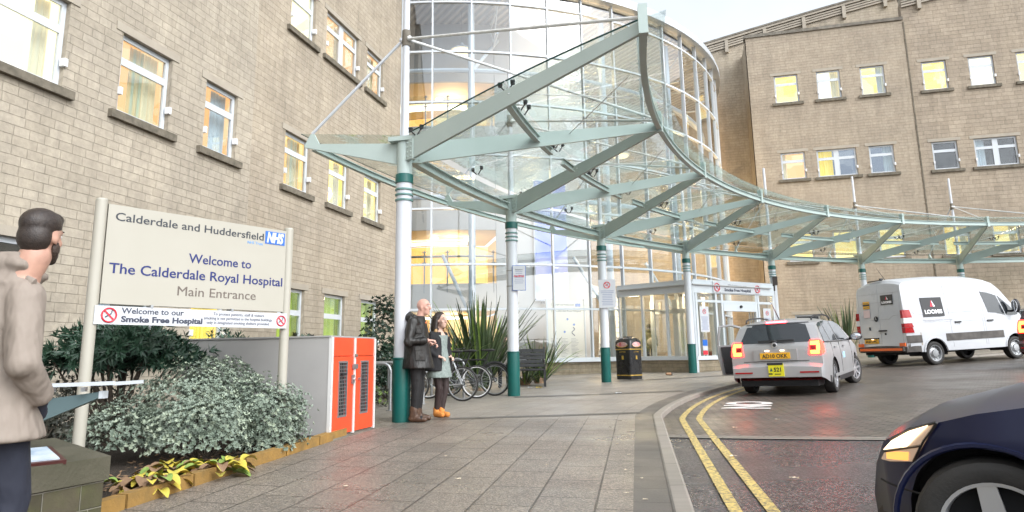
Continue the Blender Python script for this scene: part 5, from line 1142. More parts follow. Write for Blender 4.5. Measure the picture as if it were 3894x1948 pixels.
def bicycle(name, label, x, y, rz, frame_m, rim_m, guard=False):
    t = thing(name, label, 'bicycle', (x, y, g(x, y)), rad(rz), 'parked bicycles'); R = .335; WB = 1.03
    for wx in (0, WB):
        b = MB(); b.tube([(wx+R*.95*cos(a), 0, R+R*.95*sin(a)) for a in fr(0, 2*PI, PI/18)[:-1]], .020, 8, True); w = b.build('wheel', M_['tyre'], t, 50)
        b = MB(); b.tube([(wx+R*.885*cos(a), 0, R+R*.885*sin(a)) for a in fr(0, 2*PI, PI/18)[:-1]], .011, 6, True); b.build('rim', rim_m, w, 50)
        b = MB(); b.tube([(wx, -.05, R), (wx, .05, R)], .022, 10)
        for i in range(20): a = 2*PI*i/20; b.tube([(wx, .03*(-1)**i, R), (wx+R*.88*cos(a), 0, R+R*.88*sin(a))], .0022, 3)
        b.build('spokes', M_['steel'], w)
        if guard: b = MB(); b.tube([(wx+(R+.035)*cos(a), 0, R+(R+.035)*sin(a)) for a in fr(.1, PI*.95, .15)], .028, 6, flat=.5); b.build('mudguard', M_['black'], t, 50)
    seat, bb, head, hl_ = V((.17, 0, .82)), V((.43, 0, .29)), V((.83, 0, .80)), V((.87, 0, .66))
    b = MB()
    for p, q, r in ((bb, seat, .017), (bb, hl_, .020), (seat-V((-.02,0,.06)), head-V((0,0,.03)), .017), (head, hl_, .021)): b.tube([p, q], r, 8)
    for s in (-.05, .05): b.tube([bb+V((0,s*.5,0)), (0, s, R)], .010, 6); b.tube([seat-V((-.01,-s*.3,.08)), (0, s, R)], .009, 6); b.tube([hl_+V((0,s,0)), (WB, s, R)], .011, 6)
    b.build('frame', frame_m, t, 50)
    b = MB(); b.tube([head, head+V((-.03,0,.16)), head+V((.03,0,.20))], .014, 8); b.tube([head+V((.03-.05*abs(s)*4, s, .20+.03*abs(s))) for s in fr(-.29, .29, .1)], .012, 8); h = b.build('handlebar', rim_m if not guard else M_['black'], t, 50)
    for s in (-1, 1): b = MB(); b.tube([head+V((-.03, s*.20, .206)), head+V((-.04, s*.31, .21))], .018, 8); b.build('grip', M_['black'], h)
    b = MB(); b.tube([seat, seat+V((-.04,0,.12))], .013, 8); b.ell(seat+V((-.06,0,.145)), (.13, .075, .03), 14, 8); b.ell(seat+V((.05,0,.145)), (.10, .03, .02), 12, 8); b.build('saddle', M_['black'], t, 50)
    b = MB(); b.lathe([(.09, -.004), (.09, .004)], 20, bb+V((0,-.05,0)), Matrix.Rotation(rad(90), 3, 'X')); b.tube([bb+V((0,-.06,0)), bb+V((.08,-.07,-.15))], .011, 6); b.obox(bb+V((.08,-.11,-.15)), (.09,.07,.02)); b.tube([bb+V((0,.06,0)), bb+V((-.08,.07,.15))], .011, 6); b.obox(bb+V((-.08,.11,.15)), (.09,.07,.02)); b.build('crank', M_['steel'], t, 40)
    b = MB(); b.tube([bb+V((0,-.05,.09)), (0,-.045,R+.045)], .005, 4); b.tube([bb+V((0,-.05,-.09)), (0.0,-.045,R-.045)], .005, 4); b.lathe([(.045,-.006), (.045,.006)], 14, (0,-.045,R), Matrix.Rotation(rad(90), 3, 'X')); b.build('chain', M_['black'], t)
bicycle('bicycle', 'bicycle with silver frame and bright rims parked behind the woman', -4.38, 13.18, 178, varied('silver_frame', (.60,.61,.63), (.52,.53,.55), 3., (.2,.3), 0, metal=.5), M_['alloy'])
bicycle('bicycle', 'black city bicycle with mudguards leaning beside the second column', -4.10, 14.55, 180, M_['black'], M_['steel'], True)
bicycle('bicycle', 'bicycle with a white handlebar tucked between the other two', -4.30, 13.85, 184, M_['trimblack'], mat('white_handlebar', (.75,.75,.76), .3))
bn_ = thing('bench', 'black slatted metal bench with looped armrests behind the second column', 'bench', (-4.42, 17.48, g(-4.42, 17.48)), rad(12))
M_['cast'] = varied('black_cast_iron', (.016,.016,.018), (.03,.03,.032), 10., (.35,.5), .1)
b = MB()
for i in range(5): b.obox((0, -.22+i*.10, .44-.01*abs(i-1)), (1.62, .085, .032))
b.build('seat', M_['cast'], bn_); b = MB()
for i in range(5): b.obox((0, .26+i*.022, .53+i*.095), (1.62, .03, .082), Matrix.Rotation(rad(-13), 3, 'X'))
b.build('backrest', M_['cast'], bn_)
for s in (-1, 1):
    x = s*.80; b = MB(); b.plate([(x, -.24, 0), (x, -.12, 0), (x, -.06, .16), (x, .06, .16), (x, .12, 0), (x, .26, 0), (x, .22, .42), (x, -.26, .42)], (.06, 0, 0)); b.plate([(x, .22, .40), (x, .30, .40), (x, .40, 1.0), (x, .34, 1.0)], (.045, 0, 0)); b.build('end_support', M_['cast'], bn_)
    b = MB(); b.tube([(x, .27, .66), (x, .10, .68), (x, -.18, .66), (x, -.30, .56), (x, -.26, .45)], .022, 8); b.build('armrest', M_['cast'], bn_, 50)
bi = thing('litter_bin', 'black square litter bin with gold bands and a domed top by the fourth column', 'litter bin', (-1.72, 20.5, g(-1.72, 20.5)), rad(57))
M_['gold'] = mat('gold_band', (.55,.36,.08), .35, .5); M_['binblack'] = varied('gloss_black_bin', (.012,.012,.013), (.02,.02,.021), 5., (.22,.35), .05)
def rsq(w, r, z, n=5):
    P = []
    for cx_, cy_, a0 in ((1,1,0), (-1,1,PI/2), (-1,-1,PI), (1,-1,1.5*PI)): P += [V((cx_*(w/2-r)+r*cos(a0+PI/2*i/n), cy_*(w/2-r)+r*sin(a0+PI/2*i/n), z)) for i in range(n+1)]
    return P
def loftsq(b, L):
    R_ = [rsq(w, r, z) for w, r, z in L]; n = len(R_[0]); vs = [p for q in R_ for p in q]
    return b.add(vs, [(i*n+j, i*n+(j+1) % n, (i+1)*n+(j+1) % n, (i+1)*n+j) for i in range(len(R_)-1) for j in range(n)]+[tuple(range(n))[::-1], tuple(range((len(R_)-1)*n, len(R_)*n))])
b = MB(); loftsq(b, [(.54,.06,0), (.55,.06,.05), (.555,.06,.86)]); b.build('body', M_['binblack'], bi, 40)
b = MB(); loftsq(b, [(.58,.07,.865), (.58,.08,1.05), (.54,.12,1.12), (.44,.16,1.17), (.26,.12,1.19), (.25,.1,1.215), (.10,.04,1.22)]); hd_ = b.build('hood', M_['binblack'], bi, 40)
for z in (.10, .835): b = MB(); loftsq(b, [(.562,.06,z), (.566,.06,z+.014), (.562,.06,z+.028)]); b.build('gold_band', M_['gold'], bi)
for i in range(4):
    R4 = Matrix.Rotation(i*PI/2, 4, 'Z'); Mx = R4 @ frame((0, -.291, 0), (1,0,0), UP)
    b = MB(); P = [loc(Mx, .19*cos(a), .975+(.085*sin(a) if sin(a) > 0 else .06*sin(a)), .002) for a in fr(0, 2*PI, .26)[:-1]]; b.plate(P, loc(Mx, 0,0,.004)-loc(Mx, 0,0,0)); ap_ = b.build('aperture', varied('poster_in_aperture', (.75,.74,.72), (.45,.04,.05), 9., (.3,.4), 0) if i == 0 else bpy.data.materials['poster_in_aperture'], hd_)
    b = MB(); b.tube([loc(Mx, .19*cos(a), .975-.065*abs(sin(a)), .006) for a in fr(PI, 2*PI, .2)], .010, 6); b.build('gold_rim', M_['gold'], hd_)
    Mx = R4 @ frame((0, -.279, 0), (1,0,0), UP); b = MB(); lbox(b, Mx, -.035, .035, .56, .67, 0, .005); b.build('emblem', M_['gold'], bi); text('LITTER', .055, 'lettering', M_['gold'], bi, Mx @ Matrix.Translation((-.11, .755, .002)), width=.22)
# small litter and leaf scraps
cn = thing('drink_cup', 'crushed brown paper cup lying on the paving between two columns', 'cup', (-.66, 22.2, g(-.66, 22.2)), .5); b = MB(); b.tube([(-.09,0,.05), (.07,0,.045)], [.035,.05], 14); b.build('cup', mat('brown_card', (.30,.17,.09), .7), cn, 40); b = MB(); b.tube([(.071,0,.045), (.10,0,.045)], [.054,.052], 14); b.build('lid', M_['black'], cn, 40)
def crumple(name, label, x, y, s, m, group=None, rz=0.):
    b = MB(); n = 5; b.grid(lambda u, w: V((u*s+rnd.uniform(-.2,.2)*s*.4, w*s*.6+rnd.uniform(-.2,.2)*s*.4, .012+rnd.random()*s*.35)), fr(-1, 1, .5), fr(-1, 1, .5)); o = b.build(name, m, None, norm=False); o.location = (x, y, g(x, y)); o.rotation_euler.z = rz; return tag(o, label, 'litter', group)
crumple('crisp_packet', 'crumpled yellow wrapper on the paving in front of the bench', -3.62, 16.85, .07, mat('yellow_wrapper', (.75,.55,.03), .3)); crumple('paper_scrap', 'crumpled white paper scrap beside the yellow wrapper', -3.86, 16.9, .055, M_['paper']); crumple('paper_scrap', 'flat pale scrap on the paving before the litter bin', -1.5, 14.9, .06, M_['paper'])
lf = varied('pale_dry_leaf', (.50,.40,.28), (.62,.56,.46), 20., (.6,.8), 0)
for x, y in ((-.50,5.2),(-.42,5.75),(-.58,6.1),(-.62,6.9),(-.35,5.0),(-.8,7.6),(-1.9,5.6),(-2.4,6.7),(-1.3,6.3),(-2.7,5.2)): crumple('leaf_scrap', 'small pale leaf scrap on the wet flags near the kerb', x, y, rnd.uniform(.014,.022), lf, 'leaf scraps on the pavement', rnd.uniform(0, 3))
for x, y in ((.35,7.2),(.75,6.1),(.5,9.4),(1.1,10.2)): o = crumple('road_leaf', 'small dead leaf lying on the wet road inside the yellow lines', x, y, .035, lf, 'dead leaves on the road', rnd.uniform(0, 3)); o.location.z -= .06
# ---------------------------------------------------------------- planting
def leafmat(name, c1, c2, rough=.5, scale=3., trans=.25):
    m = mat(name, c1, rough); k = NT(m); c = k.ramp(k.noise(scale, k.co(), 4, .7).outputs[0], [(.3, c1), (.7, c2)]); k.l(c, k.b.inputs['Base Color'])
    return m
LEAF = {'hebe': leafmat('grey_green_leaf', (.115,.155,.12), (.255,.305,.24), .5, 5.), 'hebe2': leafmat('dusty_green_leaf', (.21,.26,.19), (.36,.41,.31), .55, 6.), 'dark': leafmat('dark_green_leaf', (.012,.040,.022), (.045,.10,.06), .35, 4.), 'holly': leafmat('glossy_dark_leaf', (.010,.026,.014), (.04,.075,.045), .25, 4.),
        'bronze': leafmat('bronze_shrub_leaf', (.02,.028,.02), (.06,.055,.04), .5, 3.), 'flax': leafmat('flax_blade', (.022,.045,.022), (.10,.14,.06), .35, 2.), 'yellow': leafmat('yellowed_leaf', (.55,.40,.04), (.42,.40,.08), .45, 9.), 'green': leafmat('bergenia_leaf', (.12,.22,.04), (.25,.34,.08), .4, 9.), 'brown': leafmat('dead_leaf', (.16,.09,.05), (.25,.16,.09), .7, 12.)}
M_['bark'] = varied('shrub_bark', (.05,.038,.028), (.09,.07,.05), 12., (.8,.9), .5)
def leaf(b, p, d, n, L, w, fold=.15):
    d = d.normalized(); s = d.cross(n)
    if s.length < 1e-4: s = d.cross(V((1,0,0)))
    s.normalize(); n = s.cross(d)
    b.add([p, p+d*L*.45+s*w/2+n*fold*w, p+d*L, p+d*L*.45-s*w/2+n*fold*w], [(0,1,2,3)])
def rdir(up=0.): 
    while True:
        q = V((rnd.uniform(-1,1), rnd.uniform(-1,1), rnd.uniform(-1,1)))
        if .05 < q.length < 1: return (q.normalized()+UP*up).normalized()
def mound(b, c, r, n, L, w, k=5, shell=.7, up=.4, low=-.5, jit=.25):
    """rosettes of leaves over a lumpy mound"""
    c = V(c); ph = [rnd.uniform(0, 6) for _ in range(4)]
    for _ in range(n):
        q = rdir(.15)
        if q.z < low: continue
        bump = 1+.12*sin(q.x*5+ph[0])+.12*sin(q.y*6+ph[1])+.10*sin(q.z*7+ph[2]); t = (shell+(1-shell)*rnd.random()**.6)*bump
        p = c+V((q.x*r[0], q.y*r[1], q.z*r[2]))*t; ax = (q+UP*up+rdir()*jit).normalized(); a = ax.cross(V((.3,.5,.8))).normalized(); e = ax.cross(a)
        for i in range(k):
            f = 2*PI*i/k+rnd.random(); o = a*cos(f)+e*sin(f); leaf(b, p, o*.8+ax*rnd.uniform(.3,.9), ax, L*rnd.uniform(.7,1.2), w)
def stems(b, base, tips, r=.012):
    for t in tips: base_, t = V(base), V(t); m = (base_+t)/2+V((rnd.uniform(-.05,.05), rnd.uniform(-.05,.05), 0)); b.tube([base_+V((rnd.uniform(-.05,.05), rnd.uniform(-.05,.05), -.05)), m, t], [r, r*.8, r*.4], 5)
def shrub(name, label, base, lumps, m, L, w, k=5, cat='shrub', group=None, extra=None, tips=8, r=.012, **kw):
    t = thing(name, label, cat, base, group=group, world=True)
    b = MB(); [mound(b, c, rr, n, L, w, k, **kw) for c, rr, n in lumps]; b.build('foliage', LEAF[m], t, norm=False)
    if extra: b = MB(); [mound(b, c, rr, n, L, w, k, **kw) for c, rr, n in lumps for n in [int(n*extra[1])]]; b.build('pale_new_growth', LEAF[extra[0]], t, norm=False)
    b = MB(); stems(b, base, [V(c)+V((rnd.uniform(-.6,.6)*rr[0], rnd.uniform(-.6,.6)*rr[1], rnd.uniform(-.2,.4)*rr[2])) for c, rr, _ in lumps for _ in range(tips)], r); b.build('stems', M_['bark'], t)
    return t
G = lambda x, y: g(x, y)
shrub('grey_shrub', 'wide grey-green mounded shrub spreading beneath the cream welcome sign', (-4.85, 6.25, G(-4.85, 6.25)),
    [((-5.15,6.45,-.62), (.62,.62,.55), 2300), ((-5.05,6.75,-.45), (.40,.42,.46), 1200), ((-4.75,6.05,-.72), (.58,.60,.34), 2000), ((-4.55,6.75,-.66), (.50,.48,.44), 1600), ((-5.45,5.75,-.74), (.45,.42,.30), 1100), ((-4.52,7.05,-.74), (.28,.30,.32), 650), ((-4.42,6.70,-.88), (.30,.38,.18), 700)], 'hebe', .033, .015, 6, extra=('hebe2', .3), tips=5, low=-.35)
t = shrub('small_evergreen_tree', 'small dark evergreen tree with layered leaves behind the left sign post', (-6.45, 6.75, G(-6.45, 6.75)),
    [((-6.45,6.75,.12), (.80,.80,.22), 520), ((-6.75,6.55,-.02), (.55,.5,.15), 250), ((-6.1,7.05,.0), (.55,.5,.17), 260), ((-6.5,6.8,.27), (.55,.5,.14), 220)], 'dark', .12, .026, 7, cat='tree', tips=4, r=.022, low=-.6, up=.1, shell=.3)
b = MB()
for a, h in ((0,.0), (2.1,.05), (4.2,-.05)): b.tube([(-6.45+.04*cos(a), 6.75+.04*sin(a), G(-6.45,6.75)-.05), (-6.45+.10*cos(a), 6.75+.10*sin(a), -.55), (-6.45+.38*cos(a), 6.75+.38*sin(a), .05+h)], [.055,.04,.02], 7)
b.build('trunk', M_['bark'], t)
shrub('dark_shrub', 'dark bronze shrub against the stone wall at the far left of the bed', (-7.6, 6.6, G(-7.6, 6.6)), [((-7.5,6.3,-.50), (.75,.9,.50), 700), ((-7.3,7.3,-.62), (.6,.6,.40), 400), ((-6.9,5.8,-.72), (.6,.6,.34), 380)], 'bronze', .05, .022, 5)
shrub('dark_shrub', 'dark low shrub in the shade behind the glass lectern', (-5.6, 5.0, G(-5.6, 5.0)), [((-5.75,5.15,-.75), (.5,.5,.36), 420), ((-6.2,5.6,-.62), (.5,.5,.42), 380)], 'bronze', .05, .022, 5)
shrub('wall_shrub', 'ferny green shrub rising over the left end of the grey locker', (-7.3, 9.9, G(-7.3, 9.9)), [((-7.3,9.9,-.25), (.5,.75,.58), 420), ((-7.35,10.5,-.35), (.5,.6,.55), 300)], 'dark', .11, .024, 6)
shrub('wall_shrub', 'thin red-tipped shrub rising over the orange end of the locker', (-6.9, 11.6, G(-6.9, 11.6)), [((-6.9,11.5,-.25), (.45,.65,.62), 330), ((-6.75,12.1,-.35), (.4,.5,.55), 220)], 'bronze', .08, .03, 5, extra=('dark', .8))
shrub('evergreen_bush', 'tall glossy evergreen bush between the locker and the first white column', (-6.35, 13.9, G(-6.35, 13.9)), [((-6.35,13.9,.25), (.55,.6,.95), 750), ((-6.1,13.7,-.35), (.62,.6,.55), 520), ((-6.55,13.9,-.45), (.65,.7,.48), 450)], 'holly', .085, .038, 5, tips=5)
shrub('low_shrub', 'low reddish shrub beside the cycle stands', (-6.0, 12.2, G(-6.0, 12.2)), [((-6.0,12.2,-.78), (.5,.5,.24), 240)], 'bronze', .06, .025, 5, extra=('green', .5))
def spiky(name, label, x, y, n, L, W_, spread, m='flax', droop=.5, tip=None, z0=0.):
    t = thing(name, label, 'plant', (x, y, G(x, y)), group=None); b = MB(); b2 = MB()
    for i in range(n):
        a = rnd.uniform(0, 2*PI); s = spread*rnd.random()**.7; l = L*rnd.uniform(.55, 1.08); d = V((cos(a), sin(a), 0)); base = d*rnd.uniform(0, .16)+UP*z0; w = W_*rnd.uniform(.7,1.1); side = V((-sin(a), cos(a), 0)); vs = []; N = 6; fold = rnd.random() < .25
        for j in range(N+1):
            u = j/N; out = s*l*(u+(.6 if fold else .15)*droop*u*u); h = l*math.sqrt(max(.05, 1-s*s*.55))*(u-droop*(.55 if fold else .22)*s*u*u*u*1.6)
            p = base+d*out+UP*h; ww = w*(.55+.6*u)*(1-u**4)+.003; tw = side*cos(.5*u)+UP*sin(.3*u); vs += [p-tw*ww/2, p+d*-.012+UP*.010*(1-u), p+tw*ww/2]
        (b if rnd.random() < .82 else b2).add(vs, [(3*j+q, 3*j+q+1, 3*j+q+4, 3*j+q+3) for j in range(N) for q in (0, 1)])
    b.build('blades', LEAF[m], t, 60, norm=False)
    if b2.v: b2.build('pale_blades', LEAF['green'] if tip is None else LEAF[tip], t, 60, norm=False)
    q = MB(); q.lathe([(.16, -.05), (.14, .12+z0), (.05, .2+z0)], 12); q.build('crown_base', LEAF['brown'], t)
spiky('flax_plant', 'large spiky flax plant with upright blades behind the bicycles', -4.95, 16.25, 150, 2.35, .085, .62)
spiky('flax_plant', 'second spiky flax clump leaning over the bench end', -5.45, 15.5, 70, 1.75, .07, .65)
spiky('cordyline_plant', 'spiky arching plant spilling to the right of the second column behind the bench', -4.05, 18.95, 100, 1.45, .055, .8, droop=.9)
spiky('flax_plant', 'distant spiky plant showing between the silver car and the white van', 6.35, 31.4, 60, 2.3, .08, .45)
spiky('cordyline_plant', 'low strappy foliage under the right end of the bench', -4.3, 18.2, 40, .7, .05, .95, droop=1.)
def broad(name, label, x, y, n, ms):
    t = thing(name, label, 'plant', (x, y, G(x, y)+.03), group='yellowing leafy plants in the bed')
    for m_, cnt in ms:
        b = MB()
        for i in range(cnt):
            a = rnd.uniform(0, 2*PI); d = V((cos(a), sin(a), rnd.uniform(.1,.9))).normalized(); L = rnd.uniform(.10,.17); w = L*rnd.uniform(.55,.8); p = V((cos(a), sin(a), 0))*rnd.uniform(.0,.24)+UP*rnd.uniform(.0,.10); s = d.cross(UP).normalized(); n_ = s.cross(d); vs = []; N = 5
            for j in range(N+1): u = j/N; ww = w*math.sqrt(max(0, sin(PI*min(1, u*.93+.05)))); q = p+d*L*u-UP*L*.55*u*u; cu = .28*ww; vs += [q-s*ww/2+n_*cu, q+n_*rnd.uniform(-.006,.006), q+s*ww/2+n_*cu]
            b.add(vs, [(3*j+e, 3*j+e+1, 3*j+e+4, 3*j+e+3) for j in range(N) for e in (0,1)])
        b.build({'yellow':'yellow_leaves','green':'green_leaves','brown':'dead_leaves'}[m_], LEAF[m_], t, 70, norm=False)
broad('bergenia_plant', 'yellowing leafy plant nearest the low stone wall in the bed', -4.18, 4.75, 0, (('yellow',26),('green',9),('brown',26)))
broad('bergenia_plant', 'green and yellow leafy plant in the middle of the bed front', -4.35, 5.25, 0, (('yellow',20),('green',16),('brown',18)))
broad('bergenia_plant', 'yellowing leafy plant spilling over the stone edging', -4.05, 5.45, 0, (('yellow',24),('green',12),('brown',10)))
b = MB()
for _ in range(420):
    k = rnd.uniform(-1.4, -.45); r = rnd.uniform(24.97, 26.0); p = rp(k, r, 0); p.z = g(p.x, p.y)+.05; a = rnd.uniform(0, 6.3); leaf(b, p, V((cos(a), sin(a), rnd.uniform(-.1,.4))), UP, rnd.uniform(.04,.10), rnd.uniform(.02,.045), rnd.uniform(-.3,.3))
tag(b.build('leaf_litter', LEAF['brown'], norm=False), kind='stuff', label='brown dead leaves lying on the dark soil of the bed')
# ---------------------------------------------------------------- people
def fuse(b, voxel=.014, it=4):
    """melt the shapes of a body or a garment into one continuous skin"""
    o = bpy.data.objects.new('tmp', b.mesh('tmp', [], norm=True)); COL.objects.link(o)
    r = o.modifiers.new('r', 'REMESH'); r.mode = 'VOXEL'; r.voxel_size = voxel; r.use_smooth_shade = True
    s = o.modifiers.new('s', 'SMOOTH'); s.factor = .5; s.iterations = it
    me = bpy.data.meshes.new_from_object(o.evaluated_get(bpy.context.evaluated_depsgraph_get())); bpy.data.objects.remove(o); return me
def skin(b, name, mats, parent, pick=None, voxel=.014, it=4):
    me = fuse(b, voxel, it); me.name = name; me.materials.clear()
    for m in mats: me.materials.append(m)
    for p in me.polygons: p.use_smooth = True; p.material_index = pick(p.center) if pick else 0
    o = bpy.data.objects.new(name, me); COL.objects.link(o); o.parent = parent; return o
def cap(b, pts, rs, n=12, flat=1.): b.tube(pts, rs, n, flat=flat); [b.ell(p, r, 10, 8) for p, r in zip(pts, rs)]
def rings(b, L, n=24):
    """stacked ellipses: (centre x, centre y, z, half depth x, half width y)"""
    vs = [V((cx+rx*cos(2*PI*j/n), cy+ry*sin(2*PI*j/n), z)) for cx, cy, z, rx, ry in L for j in range(n)]
    b.add(vs, [(i*n+j, i*n+(j+1) % n, (i+1)*n+(j+1) % n, (i+1)*n+j) for i in range(len(L)-1) for j in range(n)]+[tuple(range(n))[::-1], tuple(range((len(L)-1)*n, len(L)*n))])
def hand(b, w, d, up, s=1., side=1):
    """palm, four unequal curled fingers and a thumb from the side of the palm"""
    w, d, up = V(w), V(d).normalized(), V(up).normalized(); r = d.cross(up).normalized()*side
    b.ell(w+d*.045*s, (.045*s, .040*s, .018*s), 12, 8, Matrix((d, r, up)).transposed())
    for i, L in enumerate((.066, .075, .070, .055)):
        p = w+d*.08*s+r*(.027-.018*i)*s; cap(b, [p, p+(d*.6-up*.15)*L*s, p+(d*.75-up*.6)*L*s, p+(d*.45-up*.95)*L*s], [.009*s, .0085*s, .008*s, .007*s], 8)
    p = w+d*.03*s+r*.035*s; cap(b, [p, p+(d*.5+r*.5-up*.2)*.045*s, p+(d*1.-up*.6)*.055*s+r*.015*s], [.011*s, .010*s, .008*s], 8)
def headshape(b, c, yaw, s=1., pitch=0.):
    R = Matrix.Rotation(yaw, 3, 'Z') @ Matrix.Rotation(pitch, 3, 'Y'); c = V(c); f = lambda x, y, z: c+R @ V((x*s, y*s, z*s))
    b.ell(f(-.008, 0, .035), (.098*s, .077*s, .090*s), 20, 14, R); b.ell(f(.020, 0, -.045), (.068*s, .056*s, .075*s), 16, 12, R); b.ell(f(.055, 0, -.09), (.030*s, .030*s, .026*s), 12, 8, R)
    b.tube([f(.088, 0, .025), f(.112, 0, -.022)], [.010*s, .016*s], 8); b.ell(f(.108, 0, -.024), .016*s, 10, 8); b.ell(f(.078, 0, -.060), (.016*s, .026*s, .012*s), 10, 8, R)
    b.ell(f(.080, 0, .038), (.018*s, .055*s, .012*s), 12, 8, R)
    for sy in (-1, 1): b.ell(f(-.005, sy*.078, -.008), (.020*s, .010*s, .032*s), 10, 8, R); b.ell(f(.06, sy*.042, -.02), (.024*s, .022*s, .022*s), 10, 8, R)
    return f
def eyes(par, f, s=1.):
    b = MB(); [b.ell(f(.083, y, .018), .010*s, 10, 8) for y in (-.031, .031)]; b.build('eyes', mat('eye_white', (.55,.52,.50), .2) if 'eye_white' not in bpy.data.materials else bpy.data.materials['eye_white'], par, 60)
    b = MB(); [b.ell(f(.090, y, .018), .0055*s, 8, 6) for y in (-.031, .031)]; [b.ell(f(.086, y, .045), (.010*s, .020*s, .004*s), 8, 6) for y in (-.034, .034)]; b.build('iris', M_['black'], par, 60)
SK = {'pink': varied('fair_skin', (.58,.34,.27), (.50,.28,.22), 20., (.45,.6), .05), 'fair': varied('pale_skin', (.60,.40,.32), (.54,.34,.27), 20., (.45,.6), .05), 'tan': varied('light_skin', (.52,.30,.22), (.42,.24,.18), 20., (.45,.6), .05)}
def cloth(name, c1, c2, scale=6., rough=.8, bump=.5):
    m = varied(name, c1, c2, scale, (rough, rough), 0); k = NT(m); mp = k.n('ShaderNodeMapping'); k.l(k.co(), mp.inputs[0]); mp.inputs['Scale'].default_value = (1,1,.45); mp.inputs['Rotation'].default_value = (.5,.3,0)
    k.l(k.bump(k.noise(6.5, mp.outputs[0], 3, .5).outputs[0], min(1., bump*1.4), .06), k.b.inputs['Normal']); return m
CL = {'parka': cloth('black_waxed_parka', (.008,.0075,.007), (.014,.0125,.011), 5., .5, .7), 'trouser': cloth('black_trousers', (.006,.006,.007), (.011,.0105,.011)), 'jacket': cloth('black_quilted_jacket', (.006,.006,.008), (.011,.011,.013)), 'dress': cloth('grey_green_dress', (.16,.20,.19), (.26,.30,.28), 30.), 'tights': mat('dark_tights', (.030,.018,.017), .6),
      'trench': cloth('beige_trench_coat', (.27,.225,.19), (.225,.188,.155), 3., .75, .75), 'navytr': cloth('navy_trousers', (.012,.015,.028), (.02,.023,.038)), 'boot': cloth('brown_leather_boot', (.085,.042,.022), (.05,.026,.015), 12., .5), 'tanboot': cloth('tan_suede_shoe', (.62,.24,.05), (.52,.19,.04), 12., .8), 'hairdark': varied('dark_brown_hair', (.018,.012,.010), (.04,.028,.022), 60., (.4,.55), .3, 160.), 'hairblond': varied('blond_hair_ends', (.45,.28,.12), (.25,.14,.06), 20., (.5,.6), .6, 70.),
      'greycoat': cloth('grey_wool_coat', (.36,.33,.30), (.28,.26,.24), 8.), 'olive': cloth('olive_coat', (.13,.115,.05), (.09,.08,.04)), 'bag': cloth('pale_bag', (.55,.50,.42), (.48,.43,.36)), 'brownbag': cloth('brown_leather_bag', (.28,.10,.04), (.22,.08,.03)), 'beard': varied('dark_beard', (.035,.022,.016), (.06,.038,.028), 30., (.6,.7), .8, 80.)}
# the bald man in the black parka, seen from his right
x, y = -3.93, 9.72; pm = thing('person', 'bald man in a black hooded parka and brown boots standing by the first column', 'person', (x, y, g(x, y)), rad(8))
b = MB(); f = headshape(b, (.085, 0, 1.665), rad(-12), 1.04)
cap(b, [(.0,0,1.45), (.035,0,1.53), (.06,0,1.62)], [.085,.062,.062]); rings(b, [(0,0,.86,.11,.16), (0,0,1.0,.13,.175), (0,0,1.2,.12,.17), (-.01,0,1.4,.12,.19), (0,0,1.47,.09,.13)])
for sy in (-1, 1): cap(b, [(-.01, sy*.10, .93), (.01, sy*.105, .50), (-.02, sy*.11, .12)], [.105,.075,.058]); cap(b, [(-.02, sy*.11, .07), (.10, sy*.125, .05)], [.05,.045])
W_ = V((.19,-.20,1.165)); cap(b, [(-.02,-.20,1.43), (-.06,-.265,1.16), W_], [.062,.052,.036]); cap(b, [(-.02,.20,1.43), (-.04,.25,1.17), (.16,.14,1.12)], [.062,.052,.036]); hand(b, W_, (1,.1,.05), (0,-.3,1), .95, -1); hand(b, (.16,.14,1.12), (1,-.3,0), (0,.2,1), .95, 1)
skin(b, 'body', [SK['pink'], CL['trouser']], pm, lambda c: 1 if c.z < .98 else 0, .011, 3); eyes(pm, f, 1.04)
b = MB(); rings(b, [(.015,0,.765,.235,.275), (.01,0,.80,.235,.272), (.0,0,.95,.205,.25), (-.01,0,1.15,.185,.235), (-.02,0,1.32,.175,.24), (-.02,0,1.43,.145,.235), (.0,0,1.50,.105,.16), (.02,0,1.535,.085,.10)])
cap(b, [(-.02,-.205,1.43), (-.065,-.285,1.15), (.15,-.225,1.165)], [.085,.078,.062]); cap(b, [(-.02,.205,1.43), (-.05,.27,1.16), (.12,.17,1.13)], [.085,.078,.06])
cap(b, [(-.10,-.10,1.50), (-.155,0,1.535), (-.10,.10,1.50)], [.065,.085,.065]); cap(b, [(-.03,-.115,1.52), (.05,-.09,1.47), (.10,-.04,1.42)], [.04,.035,.03]); cap(b, [(-.03,.115,1.52), (.05,.09,1.47), (.10,.04,1.42)], [.04,.035,.03])
pk = skin(b, 'parka', [CL['parka']], pm, None, .012, 2)
for (px, pz, w, h) in ((.10, .98, .15, .19), (.08, 1.33, .10, .11)): b = MB(); b.obox((px, -.236 if pz < 1.2 else -.222, pz), (w, .03, h), Matrix.Rotation(rad(25), 3, 'Z')); b.obox((px, -.252 if pz < 1.2 else -.238, pz+h/2-.02), (w*1.03, .02, .05), Matrix.Rotation(rad(25), 3, 'Z')); b.build('pocket', CL['parka'], pk)
b = MB(); b.tube([(.09,-.055,1.46), (.115,-.03,1.43), (.12,.02,1.44)], .014, 6); b.build('orange_lining', mat('orange_lining', (.75,.16,.04), .7), pk)
for sy in (-1, 1):
    b = MB(); cap(b, [(-.05, sy*.115, .055), (.07, sy*.12, .05), (.145, sy*.125, .042)], [.055,.052,.040]); cap(b, [(-.02, sy*.112, .10), (-.02, sy*.11, .20)], [.068,.066]); b.v = [(p[0], p[1], max(p[2], .0)) for p in b.v]; skin(b, 'boot', [CL['boot']], pm, None, .012, 3)
